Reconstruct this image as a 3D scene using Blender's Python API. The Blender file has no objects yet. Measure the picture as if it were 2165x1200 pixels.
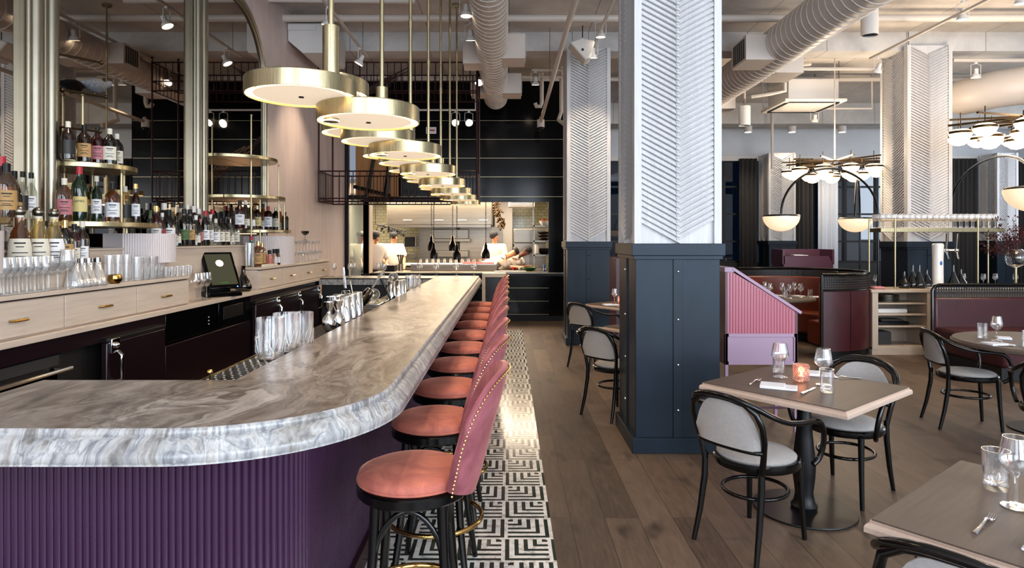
import bpy, math, random
from math import pi, sin, cos, radians as R, sqrt, atan2
from mathutils import Vector, Matrix
random.seed(11)
SC = bpy.context.scene
COL = SC.collection

# ---------------------------------------------------------------- camera, world, light, exposure
FPX, VX, VY, EYE = 1350.0, 1075.0, 506.0, 1.60
cam = bpy.data.cameras.new('camera'); camo = bpy.data.objects.new('camera', cam); COL.objects.link(camo)
cam.sensor_fit = 'HORIZONTAL'; cam.sensor_width = 36; cam.lens = 36 * FPX / 2165
cam.shift_x = (1082.5 - VX) / 2165; cam.shift_y = (VY - 600) / 2165
cam.clip_start = 0.05; cam.clip_end = 100
camo.location = (0, 0, EYE); camo.rotation_euler = (pi / 2, 0, 0)
SC.camera = camo
SC.view_settings.view_transform = 'Standard'; SC.view_settings.look = 'None'
SC.view_settings.exposure = 0.72; SC.view_settings.gamma = 1.0
SC.view_settings.use_curve_mapping = False
SC.cycles.max_bounces = 9; SC.cycles.diffuse_bounces = 4; SC.cycles.glossy_bounces = 5
SC.cycles.transmission_bounces = 6; SC.cycles.transparent_max_bounces = 24
SC.cycles.sample_clamp_indirect = 6.0; SC.cycles.caustics_reflective = False; SC.cycles.caustics_refractive = False
W = bpy.data.worlds.new('world'); SC.world = W; W.use_nodes = True
W.node_tree.nodes['Background'].inputs[0].default_value = (0.62, 0.74, 0.95, 1)
W.node_tree.nodes['Background'].inputs[1].default_value = 0.25

def light(name, kind, loc, energy, color, rot=(0, 0, 0), **kw):
    l = bpy.data.lights.new(name, kind); l.energy = energy; l.color = color
    for k, v in kw.items(): setattr(l, k, v)
    o = bpy.data.objects.new(name, l); COL.objects.link(o); o.location = loc; o.rotation_euler = rot
    return o
COOL, WARM, WARMER = (0.80, 0.89, 1.0), (1.0, 0.80, 0.58), (1.0, 0.68, 0.40)
# daylight through the tall street windows behind the camera (one light per window)
for wx, e in ((-1.4, 100), (1.5, 150), (4.4, 175), (7.3, 185), (10.2, 150)):
    light('window_and_fill_light', 'AREA', (wx, -2.3, 2.3), e, COOL, (pi / 2, 0, 0), shape='RECTANGLE', size=2.2, size_y=3.4)
light('window_and_fill_light', 'AREA', (13.0, 12.2, 2.9), 110, COOL, (pi / 2, 0, pi / 2), shape='RECTANGLE', size=6.0, size_y=2.6)  # added cool fill on the windowless right wall, brightens the far upper walls
# the kitchen's own ceiling panels
light('kitchen_ceiling_light', 'AREA', (-0.9, 14.6, 2.66), 210, WARM, (0, 0, 0), shape='RECTANGLE', size=3.2, size_y=2.2)
light('kitchen_ceiling_light', 'AREA', (-3.0, 14.8, 2.66), 110, WARM, (0, 0, 0), shape='RECTANGLE', size=1.2, size_y=2.0)

# ---------------------------------------------------------------- node helpers
def lin(h):
    h = h.lstrip('#'); c = [int(h[i:i + 2], 16) / 255 for i in (0, 2, 4)]
    return tuple((x / 12.92 if x <= .04045 else ((x + .055) / 1.055) ** 2.4) for x in c)
class NT:
    def __init__(s, name):
        s.m = bpy.data.materials.new(name); s.m.use_nodes = True; s.t = s.m.node_tree
        s.b = s.t.nodes['Principled BSDF']; s.out = s.t.nodes['Material Output']
    def n(s, typ, **kw):
        nd = s.t.nodes.new(typ)
        for k, v in kw.items():
            if k.startswith('i_'): s.set(nd.inputs[int(k[2:])], v)
            else: setattr(nd, k, v)
        return nd
    def set(s, inp, v):
        if isinstance(v, bpy.types.NodeSocket): s.t.links.new(v, inp)
        elif isinstance(v, (tuple, list)) and inp.type == 'RGBA' and len(v) == 3: inp.default_value = (*v, 1)
        else: inp.default_value = v
    def ma(s, op, a, b=0.0, c=0.0):
        nd = s.n('ShaderNodeMath', operation=op); s.set(nd.inputs[0], a); s.set(nd.inputs[1], b); s.set(nd.inputs[2], c); return nd.outputs[0]
    def mix(s, f, a, b, mode='MIX'):
        nd = s.n('ShaderNodeMix', data_type='RGBA', blend_type=mode); s.set(nd.inputs[0], f); s.set(nd.inputs[6], a); s.set(nd.inputs[7], b); return nd.outputs[2]
    def pos(s, local=False, scale=(1, 1, 1), rot=(0, 0, 0), loc=(0, 0, 0)):
        src = s.n('ShaderNodeTexCoord').outputs['Object'] if local else s.n('ShaderNodeNewGeometry').outputs['Position']
        mp = s.n('ShaderNodeMapping'); s.set(mp.inputs[0], src); mp.inputs[1].default_value = loc; mp.inputs[2].default_value = rot; mp.inputs[3].default_value = scale
        return mp.outputs[0]
    def noise(s, vec, scale=5, detail=4, rough=.5, dist=0, col=False):
        nd = s.n('ShaderNodeTexNoise'); s.set(nd.inputs['Vector'], vec); nd.inputs['Scale'].default_value = scale
        nd.inputs['Detail'].default_value = detail; nd.inputs['Roughness'].default_value = rough; nd.inputs['Distortion'].default_value = dist
        return nd.outputs['Color' if col else 'Fac']
    def ramp(s, f, stops, interp='LINEAR'):
        nd = s.n('ShaderNodeValToRGB'); s.set(nd.inputs[0], f); cr = nd.color_ramp; cr.interpolation = interp
        while len(cr.elements) < len(stops): cr.elements.new(.5)
        for e, (p, c) in zip(cr.elements, stops):
            e.position = p; e.color = (*c, 1) if len(c) == 3 else c
        return nd.outputs[0]
    def bump(s, h, strength=.3, dist=.01):
        nd = s.n('ShaderNodeBump'); s.set(nd.inputs['Height'], h); nd.inputs['Strength'].default_value = strength; nd.inputs['Distance'].default_value = dist
        s.t.links.new(nd.outputs[0], s.b.inputs['Normal'])
    def base(s, **kw):
        for k, v in kw.items(): s.set(s.b.inputs[k.replace('_', ' ')], v)
        return s
def P(name, col, rough=.5, metal=0., spec=.5, var=0., vs=8, bump=0., bs=60, stretch=(1, 1, 1), emit=None, es=0, coat=0, sheen=0, local=False):
    t = NT(name)
    col = lin(col) if isinstance(col, str) else col
    t.base(Roughness=rough, Metallic=metal, Base_Color=col); t.b.inputs['Specular IOR Level'].default_value = spec
    if var or bump:
        v = t.pos(local, stretch)
    if var:
        f = t.noise(v, vs, 5, .6)
        t.base(Base_Color=t.mix(t.ramp(f, [(.3, (0, 0, 0)), (.7, (1, 1, 1))]), tuple(c * (1 - var) for c in col), tuple(min(1, c * (1 + var)) for c in col)))
    if bump: t.bump(t.noise(v, bs, 3, .6), bump, .004)
    if emit is not None: t.base(Emission_Color=lin(emit) if isinstance(emit, str) else emit, Emission_Strength=es)
    if coat: t.base(Coat_Weight=coat, Coat_Roughness=.08)
    if sheen: t.base(Sheen_Weight=sheen, Sheen_Roughness=.35)
    return t.m
def glassm(name, tint=(1, 1, 1), rough=.02, facing=.25, edge=1.0, body=0.0):
    """thin clear glass: transparent body, fresnel reflection, a little milk for cut glass or painted-in highlights"""
    t = NT(name); t.t.nodes.remove(t.b)
    tr = t.n('ShaderNodeBsdfTransparent', i_0=tint); gl = t.n('ShaderNodeBsdfGlossy'); gl.inputs['Roughness'].default_value = rough; gl.inputs['Color'].default_value = (1, 1, 1, 1)
    lw = t.n('ShaderNodeLayerWeight'); lw.inputs[0].default_value = facing
    f = t.ma('MINIMUM', t.ma('MULTIPLY_ADD', lw.outputs['Facing'], edge * .75, .05), 1)
    mx = t.n('ShaderNodeMixShader', i_0=f, i_1=tr.outputs[0], i_2=gl.outputs[0]); o = mx.outputs[0]
    if body:
        df = t.n('ShaderNodeBsdfDiffuse'); df.inputs[0].default_value = (*[min(1, c * .9 + .08) for c in tint], 1)
        mx = t.n('ShaderNodeMixShader', i_0=body, i_1=o, i_2=df.outputs[0]); o = mx.outputs[0]
    t.t.links.new(o, t.out.inputs[0]); return t.m

# ---------------------------------------------------------------- materials
def m_floor():
    t = NT('oak_planks'); p = t.pos(rot=(0, 0, pi / 2), loc=(0, .236, 0))
    br = t.n('ShaderNodeTexBrick'); t.set(br.inputs['Vector'], p); br.offset = .37; br.offset_frequency = 2
    br.inputs['Color1'].default_value = (0, 0, 0, 1); br.inputs['Color2'].default_value = (1, 1, 1, 1); br.inputs['Mortar'].default_value = (.5, .5, .5, 1)
    br.inputs['Scale'].default_value = 1; br.inputs['Mortar Size'].default_value = .0016; br.inputs['Brick Width'].default_value = 1.55; br.inputs['Row Height'].default_value = .197; br.inputs['Bias'].default_value = 0
    rnd = br.outputs['Color']
    q = t.n('ShaderNodeVectorMath', operation='MULTIPLY_ADD'); t.set(q.inputs[0], rnd); q.inputs[1].default_value = (7, 13, 5); t.set(q.inputs[2], t.pos(scale=(9, 1.1, 1)))
    g = t.noise(q.outputs[0], 1.6, 6, .62, 1.2); g2 = t.noise(q.outputs[0], 7, 4, .6, .4)
    kn = t.noise(t.pos(scale=(4.5, 2.2, 1), loc=(3, 1, 0)), 1.1, 2, .5)
    c = t.ramp(g, [(.25, lin('#2b211b')), (.45, lin('#4a3b31')), (.6, lin('#5f4d40')), (.8, lin('#7d6858'))])
    c = t.mix(.5, c, t.ramp(g2, [(.3, lin('#271e17')), (.7, lin('#7d6857'))]))
    c = t.mix(.45, c, t.mix(rnd, lin('#352a23'), lin('#7a6655')))
    c = t.mix(t.ramp(kn, [(.60, (0, 0, 0)), (.74, (.7, .7, .7))]), c, lin('#241b15'))
    c = t.mix(br.outputs['Fac'], c, (.02, .015, .01))
    t.base(Base_Color=c, Roughness=t.ma('MULTIPLY_ADD', g2, .2, .36)); t.b.inputs['Specular IOR Level'].default_value = .35
    t.bump(t.ma('SUBTRACT', t.ma('MULTIPLY', g2, .25), br.outputs['Fac']), .25, .003)
    return t.m
def m_tile():
    t = NT('marble_mosaic'); S = .243
    sp = t.n('ShaderNodeSeparateXYZ'); t.set(sp.inputs[0], t.pos(loc=(-.24 + 10 * S, 0, 0)))
    y = t.ma('DIVIDE', sp.outputs[1], S); row = t.ma('FLOOR', y); v = t.ma('FRACT', y)
    par = t.ma('MODULO', row, 2)
    x = t.ma('ADD', t.ma('DIVIDE', sp.outputs[0], S), t.ma('MULTIPLY', par, .14)); cell = t.ma('FLOOR', x); u = t.ma('FRACT', x)
    uu = t.ma('ABSOLUTE', t.ma('SUBTRACT', t.ma('SUBTRACT', 1, par), u))      # mirrored on alternate rows
    m = t.ma('MINIMUM', uu, v)
    st = t.ma('FRACT', t.ma('ADD', t.ma('MULTIPLY', m, 5.0), .60)); blk = t.ma('LESS_THAN', st, .45)
    vein = t.noise(t.pos(), 14, 6, .65, 1.5)
    wh = t.ramp(vein, [(.35, lin('#b4aca4')), (.5, lin('#e9e3da')), (.7, lin('#f3eee6'))]); bk = t.ramp(vein, [(.3, lin('#121815')), (.72, lin('#3a423c'))])
    t.base(Base_Color=t.mix(blk, wh, bk), Roughness=.16)
    return t.m
def m_marble(name, edge=False):
    t = NT(name)
    w = t.noise(t.pos(scale=(1, .6, 1)), 1.3, 4, .55, .6, col=True)
    q = t.n('ShaderNodeVectorMath', operation='MULTIPLY_ADD'); t.set(q.inputs[0], w); q.inputs[1].default_value = (1.7, 1.7, .6)
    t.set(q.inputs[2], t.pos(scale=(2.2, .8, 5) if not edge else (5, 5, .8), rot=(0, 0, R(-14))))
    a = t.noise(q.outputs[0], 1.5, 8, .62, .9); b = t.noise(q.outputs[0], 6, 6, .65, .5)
    if edge: c = t.ramp(a, [(.34, lin('#34363b')), (.42, lin('#7a756f')), (.47, lin('#a8a7a5')), (.52, lin('#6f7278')), (.56, lin('#b5b4b2')), (.63, lin('#857e77')), (.7, lin('#c0c0be'))]); c2 = t.ramp(b, [(.38, lin('#4b4c50')), (.58, lin('#c4c2bf'))])  # paler, greyer edge: cool daylight put into the stone colour
    else: c = t.ramp(a, [(.33, lin('#1d1511')), (.41, lin('#5b4b40')), (.46, lin('#776d66')), (.495, lin('#3c2f27')), (.54, lin('#8e8781')), (.58, lin('#594d45')), (.63, lin('#b3aeaa')), (.7, lin('#3d322b'))]); c2 = t.ramp(b, [(.38, lin('#332820')), (.6, lin('#a8a29c'))])
    t.base(Base_Color=t.mix(.3, c, c2), Roughness=.3, Coat_Weight=.06, Coat_Roughness=.1)
    return t.m
def m_wood(name, dark, light, axis='y', rough=.45, scale=1.0, local=False):
    t = NT(name); s = {'x': (.6, 9, 9), 'y': (9, .6, 9), 'z': (9, 9, .6)}[axis]
    v = t.pos(local, tuple(k * scale for k in s)); a = t.noise(v, 2.2, 6, .6, 1.0); b = t.noise(v, 9, 3, .6)
    t.base(Base_Color=t.mix(t.ma('MULTIPLY_ADD', b, .5, t.ma('MULTIPLY', a, .6)), lin(dark), lin(light)), Roughness=rough)
    t.b.inputs['Specular IOR Level'].default_value = .25; t.bump(b, .12, .002); return t.m
def m_brass():
    t = NT('brushed_brass'); a = t.noise(t.pos(True, (30, 30, 1.5)), 6, 3, .6)
    t.base(Metallic=1.0, Base_Color=t.mix(a, lin('#847a5e'), lin('#bdb08c')), Roughness=t.ma('MULTIPLY_ADD', a, .18, .2)); return t.m
def m_concrete(name, c1, c2, rough=.8):
    t = NT(name); v = t.pos(); a = t.noise(v, 1.1, 6, .65, .5); b = t.noise(v, 14, 4, .7)
    sx = t.n('ShaderNodeSeparateXYZ'); t.set(sx.inputs[0], v)
    seam = t.ma('LESS_THAN', t.ma('FRACT', t.ma('DIVIDE', sx.outputs[0], 1.22)), .012)
    c = t.mix(t.ramp(a, [(.3, (0, 0, 0)), (.7, (1, 1, 1))]), lin(c1), lin(c2)); c = t.mix(t.ma('MULTIPLY', seam, .55), c, lin('#55504c'))
    t.base(Base_Color=c, Roughness=rough); t.bump(b, .2, .004); return t.m
def m_subway():
    t = NT('glazed_kitchen_tile'); br = t.n('ShaderNodeTexBrick'); t.set(br.inputs['Vector'], t.pos(rot=(pi / 2, 0, 0)))
    br.inputs['Color1'].default_value = (*lin('#a8a582'), 1); br.inputs['Color2'].default_value = (*lin('#96946f'), 1); br.inputs['Mortar'].default_value = (*lin('#6e6b55'), 1)
    br.inputs['Scale'].default_value = 1; br.inputs['Mortar Size'].default_value = .006; br.inputs['Brick Width'].default_value = .16; br.inputs['Row Height'].default_value = .08
    t.base(Base_Color=br.outputs['Color'], Roughness=.12); return t.m
def m_velvet(name, a, b):
    t = NT(name); n = t.noise(t.pos(), 7, 4, .6, 1.2)
    lw = t.n('ShaderNodeLayerWeight'); lw.inputs[0].default_value = .35
    t.base(Base_Color=t.mix(t.ramp(n, [(.35, (0, 0, 0)), (.65, (1, 1, 1))]), lin(a), lin(b)), Roughness=.75, Sheen_Weight=.55, Sheen_Roughness=.3, Sheen_Tint=lin('#ffb9a0'))
    t.bump(t.noise(t.pos(), 5, 2, .5), .25, .01); return t.m
def m_cane():
    t = NT('woven_cane'); v = t.pos(); w = []
    sp = t.n('ShaderNodeSeparateXYZ'); t.set(sp.inputs[0], v)
    hz = t.ma('ADD', sp.outputs[0], sp.outputs[1])
    a = t.ma('GREATER_THAN', t.ma('FRACT', t.ma('MULTIPLY', hz, 30)), .42); b = t.ma('GREATER_THAN', t.ma('FRACT', t.ma('MULTIPLY', sp.outputs[2], 30)), .42)
    hole = t.ma('MULTIPLY', a, b)
    t.base(Base_Color=lin('#191412'), Roughness=.5)
    tr = t.n('ShaderNodeBsdfTransparent'); mx = t.n('ShaderNodeMixShader', i_0=hole, i_1=t.b.outputs[0], i_2=tr.outputs[0]); t.t.links.new(mx.outputs[0], t.out.inputs[0]); return t.m

MT = dict(
    floor=m_floor(), tile=m_tile(), marble=m_marble('brown_veined_marble'), marble_edge=m_marble('daylit_marble_edge', True),
    brass=m_brass(), brass_dark=P('aged_brass', '#4a3b28', .35, 1), gold=P('polished_brass', '#d9b169', .12, 1),
    chrome=P('chrome', '#e3e3e3', .08, 1), steel=P('brushed_steel', '#8c8579', .3, 1, var=.12, vs=3, stretch=(.3, 1, 6)), iron=P('black_steel', '#08090b', .42, .0, spec=.3),
    nickel=P('satin_nickel_frame', '#8f897a', .33, 1, var=.15, vs=2),
    ceiling=m_concrete('painted_concrete_ceiling', '#b5aea7', '#dcd6cf'), beam=m_concrete('painted_concrete_beam', '#b0aeac', '#d6d4d1'),
    plaster=P('rose_limewash_plaster', '#c7b6b0', .5, var=.10, vs=2.2, stretch=(1, 3, .6), bump=.12, bs=20), white=P('white_paint', '#d9d6d2', .45), pipe=P('painted_pipe', '#cfc6bd', .4),
    upper=P('white_upper_wall', '#c9cdd3', .6, var=.05, vs=2),
    duct=P('painted_duct', '#d2c8bf', .42), black=P('black_lacquer', '#060608', .14, 0, spec=.22), dark=P('dark_matte', '#0b0a0b', .6),
    navy=P('blackened_blue_steel', '#14212d', .46, .25, spec=.35, var=.35, vs=2.5, stretch=(1, 1, .4)), limed=m_wood('limed_oak', '#aaa7a6', '#e2e2e4', 'z', .5),
    pale=m_wood('pale_oak', '#ae9b8b', '#dccdbd', 'y', .4), pale_x=m_wood('pale_oak_cross', '#9d8a78', '#c6b6a4', 'x', .4), pale_z=m_wood('pale_oak_upright', '#9d8a78', '#c6b6a4', 'z', .4),
    table=m_wood('grey_oak_tabletop', '#41362e', '#6a5c52', 'x', .48, 1, True), table_edge=m_wood('pale_table_edge', '#a68d7d', '#c8b3a4', 'x', .35, 1, True),
    purple=P('aubergine_lacquer', '#381f3a', .24, .0), plum=P('plum_cabinet', '#190a11', .28), flute=P('white_fluted_plaster', '#cbc0bd', .45),
    coral=m_velvet('coral_velvet', '#9a5146', '#bd6a55'), rose=m_velvet('rose_velvet', '#7a3c44', '#98545e'), rosy=m_velvet('dusty_rose_velvet', '#9a4a50', '#b4605f'),
    bent=P('black_bentwood', '#050505', .2, 0, spec=.35, coat=.12), linen=P('grey_linen', '#a29e9b', .85, var=.06, vs=60, bump=.15, bs=300), oxide=P('oxblood_leather', '#3a1015', .38, var=.2, vs=6, bump=.1, bs=80),
    cognac=P('cognac_leather', '#6d2c18', .36, var=.2, vs=6), mauve=P('mauve_lacquer', '#9b7f94', .4), mauve_d=P('dark_mauve_lacquer', '#4b2638', .4), pink=P('warm_lit_flutes', '#ac6371', .28),  # flutes are mauve; their pink is warm light put into the colour
    maroon=P('maroon_steel', '#2d1216', .4, .2), cane=m_cane(), opal=P('opal_glass_lit', '#e9dcc8', .25, emit='#ffdcb0', es=.55), opal2=P('opal_glass_bright', '#fff0dc', .25, emit='#ffe2b8', es=1.4),
    led=P('led_ring', '#fff0d0', .5, emit='#ffd890', es=7.0), diff=P('lamp_diffuser', '#fff4e4', .5, emit='#ffe6c4', es=.38), lamp=P('lamp_face', '#ffffff', .3, emit='#ffedd2', es=9.0),
    glass=glassm('clear_glass', facing=.5, edge=1.2), rackglass=glassm('rack_glass', body=.12, facing=.55, edge=1.2), cut=glassm('cut_glass', body=.015, facing=.5, edge=1.15), mixg=glassm('mixing_glass', body=.0, facing=.38, edge=1.2), greenglass=glassm('dark_green_glass', (.02, .09, .03)), smoke=glassm('smoked_glass', (.06, .07, .07)),  # rackglass milk paints highlights into the clear glassware
    amber=glassm('amber_spirit', (.5, .24, .07), body=.05), gold_s=glassm('golden_spirit', (.86, .72, .38), body=.06), clear_s=glassm('clear_spirit', (.86, .86, .78), body=.06),
    bottle_dark=P('dark_bottle', '#0a0a08', .08, coat=.5), bottle_red=P('red_bottle', '#2a0508', .1, coat=.5), bottle_brown=P('brown_bottle', '#1f0e06', .08, coat=.5), bottle_green=P('green_bottle', '#06200d', .08, coat=.5), bottle_lgreen=P('bright_green_bottle', '#0d4a1c', .1, coat=.5),
    paper=P('cream_label', '#d9d3c2', .6), paper_w=P('white_label', '#e4e4e6', .55), paper_y=P('yellow_label', '#cdbd7e', .6), paper_o=P('orange_label', '#b08a55', .6), paper_p=P('pink_label', '#b27076', .6),
    paper_k=P('black_label', '#14120f', .5), paper_g=P('green_label', '#4a6a3c', .6), paper_r=P('red_label', '#a82330', .5), ink=P('label_ink', '#15120f', .6), paper_b=P('blue_label', '#294a86', .5),
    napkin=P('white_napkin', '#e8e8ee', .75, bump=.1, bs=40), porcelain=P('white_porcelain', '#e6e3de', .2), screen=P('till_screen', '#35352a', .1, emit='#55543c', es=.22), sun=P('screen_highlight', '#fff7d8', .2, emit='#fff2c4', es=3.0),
    candle=P('candle_flame', '#ffdca0', .5, emit='#ffb860', es=14.0), pinkglass=glassm('pink_pressed_glass', (.92, .70, .66), body=.06, facing=.4), amberbowl=P('mercury_gold_glass', '#a5814a', .18, 1, var=.5, vs=40),
    curtain=P('dark_grey_curtain', '#3c3a3a', .9), sheer=P('white_sheer_curtain', '#e6ebf2', .9), night=P('dusk_glass', '#0d141b', .05, coat=.3), outside=P('night_street', '#1b2630', .8, var=.6, vs=1.5, emit='#26384a', es=.25),
    skin_l=P('pale_skin', '#c08a6a', .5), skin_d=P('brown_skin', '#5a3322', .5), hair=P('dark_hair', '#120d0a', .6), coatw=P('white_chef_jacket', '#cfcac2', .8), apron=P('brown_apron', '#3a1d1a', .7), cap_m=P('grey_cap', '#1d1f24', .8),
    subway=m_subway(), mirror=P('mirror_silvering', '#b9b2aa', .015, 1), leaf=P('dark_red_leaf', '#4a1218', .5), leafg=P('green_leaf', '#2f5a22', .5), twig=P('twig', '#2a1a14', .7), copper=P('copper_pot', '#9a5a36', .25, 1), dish=P('dark_stoneware', '#2a1d1a', .4),
    feather=P('dried_palm_fibre', '#7c6250', .85, var=.4, vs=9), mat=P('rubber_bar_mat', '#2b2622', .55), speaker=P('speaker_white', '#cfcac4', .45), red=P('red_plastic', '#b01f22', .35), blue=P('blue_paint', '#1c63a8', .4), yellow=P('yellow_item', '#d0a020', .4),
)

# ---------------------------------------------------------------- mesh builder
class MB:
    def __init__(s): s.v = []; s.f = []
    def add(s, vs, fs):
        o = len(s.v); s.v += [tuple(p) for p in vs]; s.f += [tuple(i + o for i in f) for f in fs]; return s
    def box(s, x0, x1, y0, y1, z0, z1, T=None):
        vs = [Vector(p) for p in ((x0, y0, z0), (x1, y0, z0), (x1, y1, z0), (x0, y1, z0), (x0, y0, z1), (x1, y0, z1), (x1, y1, z1), (x0, y1, z1))]
        if T is not None: vs = [T @ p for p in vs]
        return s.add(vs, [(0, 3, 2, 1), (4, 5, 6, 7), (0, 1, 5, 4), (1, 2, 6, 5), (2, 3, 7, 6), (3, 0, 4, 7)])
    def lathe(s, prof, seg=20, c=(0, 0, 0), a0=0, a1=2 * pi, T=None, sy=1.0):
        full = abs(a1 - a0 - 2 * pi) < 1e-6; n = seg if full else seg + 1; vs = []
        for r, z in prof:
            for i in range(n):
                a = a0 + (a1 - a0) * i / seg; p = Vector((r * cos(a), r * sy * sin(a), z))
                if T is not None: p = T @ p
                vs.append((p[0] + c[0], p[1] + c[1], p[2] + c[2]))
        fs = []; K = len(prof)
        for j in range(K - 1):
            for i in range(seg):
                i2 = (i + 1) % n; fs.append((j * n + i, j * n + i2, (j + 1) * n + i2, (j + 1) * n + i))
        return s.add(vs, fs)
    def disc(s, r, z, c=(0, 0), seg=20, up=True):
        vs = [(c[0] + r * cos(2 * pi * i / seg), c[1] + r * sin(2 * pi * i / seg), z) for i in range(seg)]
        return s.add(vs, [tuple(range(seg)) if up else tuple(range(seg))[::-1]])
    def cyl(s, r, z0, z1, c=(0, 0), seg=20, r1=None):
        r1 = r if r1 is None else r1
        return s.lathe([(0.0001, z0), (r, z0), (r1, z1), (0.0001, z1)], seg, (c[0], c[1], 0))
    def tube(s, pts, r, seg=8, closed=False, flat=1.0):
        pts = [Vector(p) for p in pts]; n = len(pts); rs = r if isinstance(r, (list, tuple)) else [r] * n; vs = []; up = None
        for i, p in enumerate(pts):
            if closed: d = pts[(i + 1) % n] - pts[i - 1]
            else: d = pts[min(i + 1, n - 1)] - pts[max(i - 1, 0)]
            if d.length < 1e-9: d = Vector((0, 0, 1))
            d.normalize()
            if up is None:
                up = Vector((0, 0, 1)) if abs(d.z) < .9 else Vector((1, 0, 0))
            a = d.cross(up)
            if a.length < 1e-4: a = d.cross(Vector((1, .3, .2)))
            a.normalize(); b = a.cross(d).normalized(); up = b
            for k in range(seg):
                t = 2 * pi * k / seg; vs.append(p + a * cos(t) * rs[i] * flat + b * sin(t) * rs[i])
        fs = []
        for i in range(n if closed else n - 1):
            j = (i + 1) % n
            for k in range(seg): k2 = (k + 1) % seg; fs.append((i * seg + k, i * seg + k2, j * seg + k2, j * seg + k))
        if not closed: fs += [tuple(range(seg))[::-1], tuple((n - 1) * seg + k for k in range(seg))]
        return s.add(vs, fs)
    def prism(s, poly, z0, z1, T=None):
        n = len(poly); vs = [Vector((x, y, z0)) for x, y in poly] + [Vector((x, y, z1)) for x, y in poly]
        if T is not None: vs = [T @ p for p in vs]
        return s.add(vs, [tuple(range(n))[::-1], tuple(range(n, 2 * n))] + [(i, (i + 1) % n, n + (i + 1) % n, n + i) for i in range(n)])
    def rings(s, rings, cap=True):
        n = len(rings[0]); o = []
        for r in rings: o += list(r)
        fs = [(j * n + i, j * n + (i + 1) % n, (j + 1) * n + (i + 1) % n, (j + 1) * n + i) for j in range(len(rings) - 1) for i in range(n)]
        if cap: fs += [tuple(range(n))[::-1], tuple((len(rings) - 1) * n + i for i in range(n))]
        return s.add(o, fs)
    def ball(s, c, r, seg=12, sz=1.0, T=None):
        k = max(4, seg // 2); prof = [(max(1e-4, r * sin(pi * i / k)), -r * sz * cos(pi * i / k)) for i in range(k + 1)]
        return s.lathe(prof, seg, c, T=T)
    def build(s, name, mt, parent=None, smooth=True, bevel=0, ang=38, loc=None, solid=0):
        me = bpy.data.meshes.new(name); me.from_pydata([tuple(p) for p in s.v], [], s.f); me.update()
        if smooth:
            me.polygons.foreach_set('use_smooth', [True] * len(me.polygons)); me.set_sharp_from_angle(angle=R(ang))
        me.materials.append(MT[mt] if isinstance(mt, str) else mt)
        o = bpy.data.objects.new(name, me); COL.objects.link(o)
        if parent is not None: o.parent = parent
        if loc is not None: o.location = loc
        if solid:
            md = o.modifiers.new('thick', 'SOLIDIFY'); md.thickness = solid; md.offset = 0
        if bevel:
            md = o.modifiers.new('bevel', 'BEVEL'); md.width = bevel; md.segments = 2; md.limit_method = 'ANGLE'; md.angle_limit = R(40)
        return o
def box(*a, T=None): return MB().box(*a, T=T)
def tag(o, label=None, cat=None, group=None, kind=None):
    if label: o['label'] = label
    if cat: o['category'] = cat
    if group: o['group'] = group
    if kind: o['kind'] = kind
    return o
def thing(name, label, cat, loc=(0, 0, 0), rz=0, group=None, kind=None):
    o = bpy.data.objects.new(name, None); COL.objects.link(o); o.location = loc; o.rotation_euler = (0, 0, rz); o.empty_display_size = .1
    return tag(o, label, cat, group, kind)
KIDS = {}
def dup(root, loc, rz=None, label=None, group=None):
    def cp(o, par):
        c = o.copy(); COL.objects.link(c)
        if par is not None: c.parent = par
        for k in list(o.children): cp(k, c)
        return c
    c = cp(root, None); c.location = loc
    if rz is not None: c.rotation_euler = (0, 0, rz)
    if label: c['label'] = label
    if group: c['group'] = group
    return c
def struct(mb, name, mt, label=None, cat=None, **kw):
    o = mb.build(name, mt, **kw); o['kind'] = 'structure'
    return tag(o, label, cat)
def Yat(px, X): return X * FPX / (px - VX)         # depth of a point of the plane x = X seen at px
def arc(cx, cy, r, a0, a1, n): return [(cx + r * cos(a0 + (a1 - a0) * i / n), cy + r * sin(a0 + (a1 - a0) * i / n)) for i in range(n + 1)]
ORD = 'first second third fourth fifth sixth seventh eighth ninth tenth eleventh twelfth thirteenth fourteenth fifteenth sixteenth seventeenth eighteenth nineteenth twentieth'.split()
def nth(i): return ORD[i] if i < 20 else 'twenty-' + ORD[i - 20]
# ================================================================ the room
CZ = 4.78; WX = -3.08; KY = 12.6; WY = 16.3
struct(box(WX - .2, 13.4, -2.5, 17.4, -.2, 0), 'floor', 'floor', 'grey-brown oak planks running away from the camera', 'floor')
tag(struct(box(-.745, .24, 1.2, 11.3, -.002, .004), 'floor_mosaic', 'tile'), 'black and white marble mosaic strip along the bar', 'floor')
struct(box(WX - .2, 13.4, -2.5, 17.4, CZ, CZ + .2), 'ceiling', 'ceiling', 'white painted concrete ceiling', 'ceiling')
struct(box(WX - .2, WX, -2.5, 12.4, 0, CZ), 'wall_left', 'plaster', 'rose grey plaster wall behind the back bar', 'wall')
struct(box(13.2, 13.4, -2.5, 17.4, 0, CZ), 'wall_right', 'upper', 'pale wall at the far right', 'wall')
# street front behind the camera: piers and lintel, the windows between them let in daylight
m = MB()
for x0, x1 in ((-3.28, -2.6), (-.2, .3), (2.7, 3.2), (5.6, 6.1), (8.5, 9.0), (11.4, 13.4)): m.box(x0, x1, -2.9, -2.5, 0, CZ)
m.box(-3.28, 13.4, -2.9, -2.5, 4.1, CZ).box(-3.28, 13.4, -2.9, -2.5, 0, .5)
struct(m, 'wall_rear', 'upper', 'street front with tall windows behind the camera', 'wall')
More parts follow.
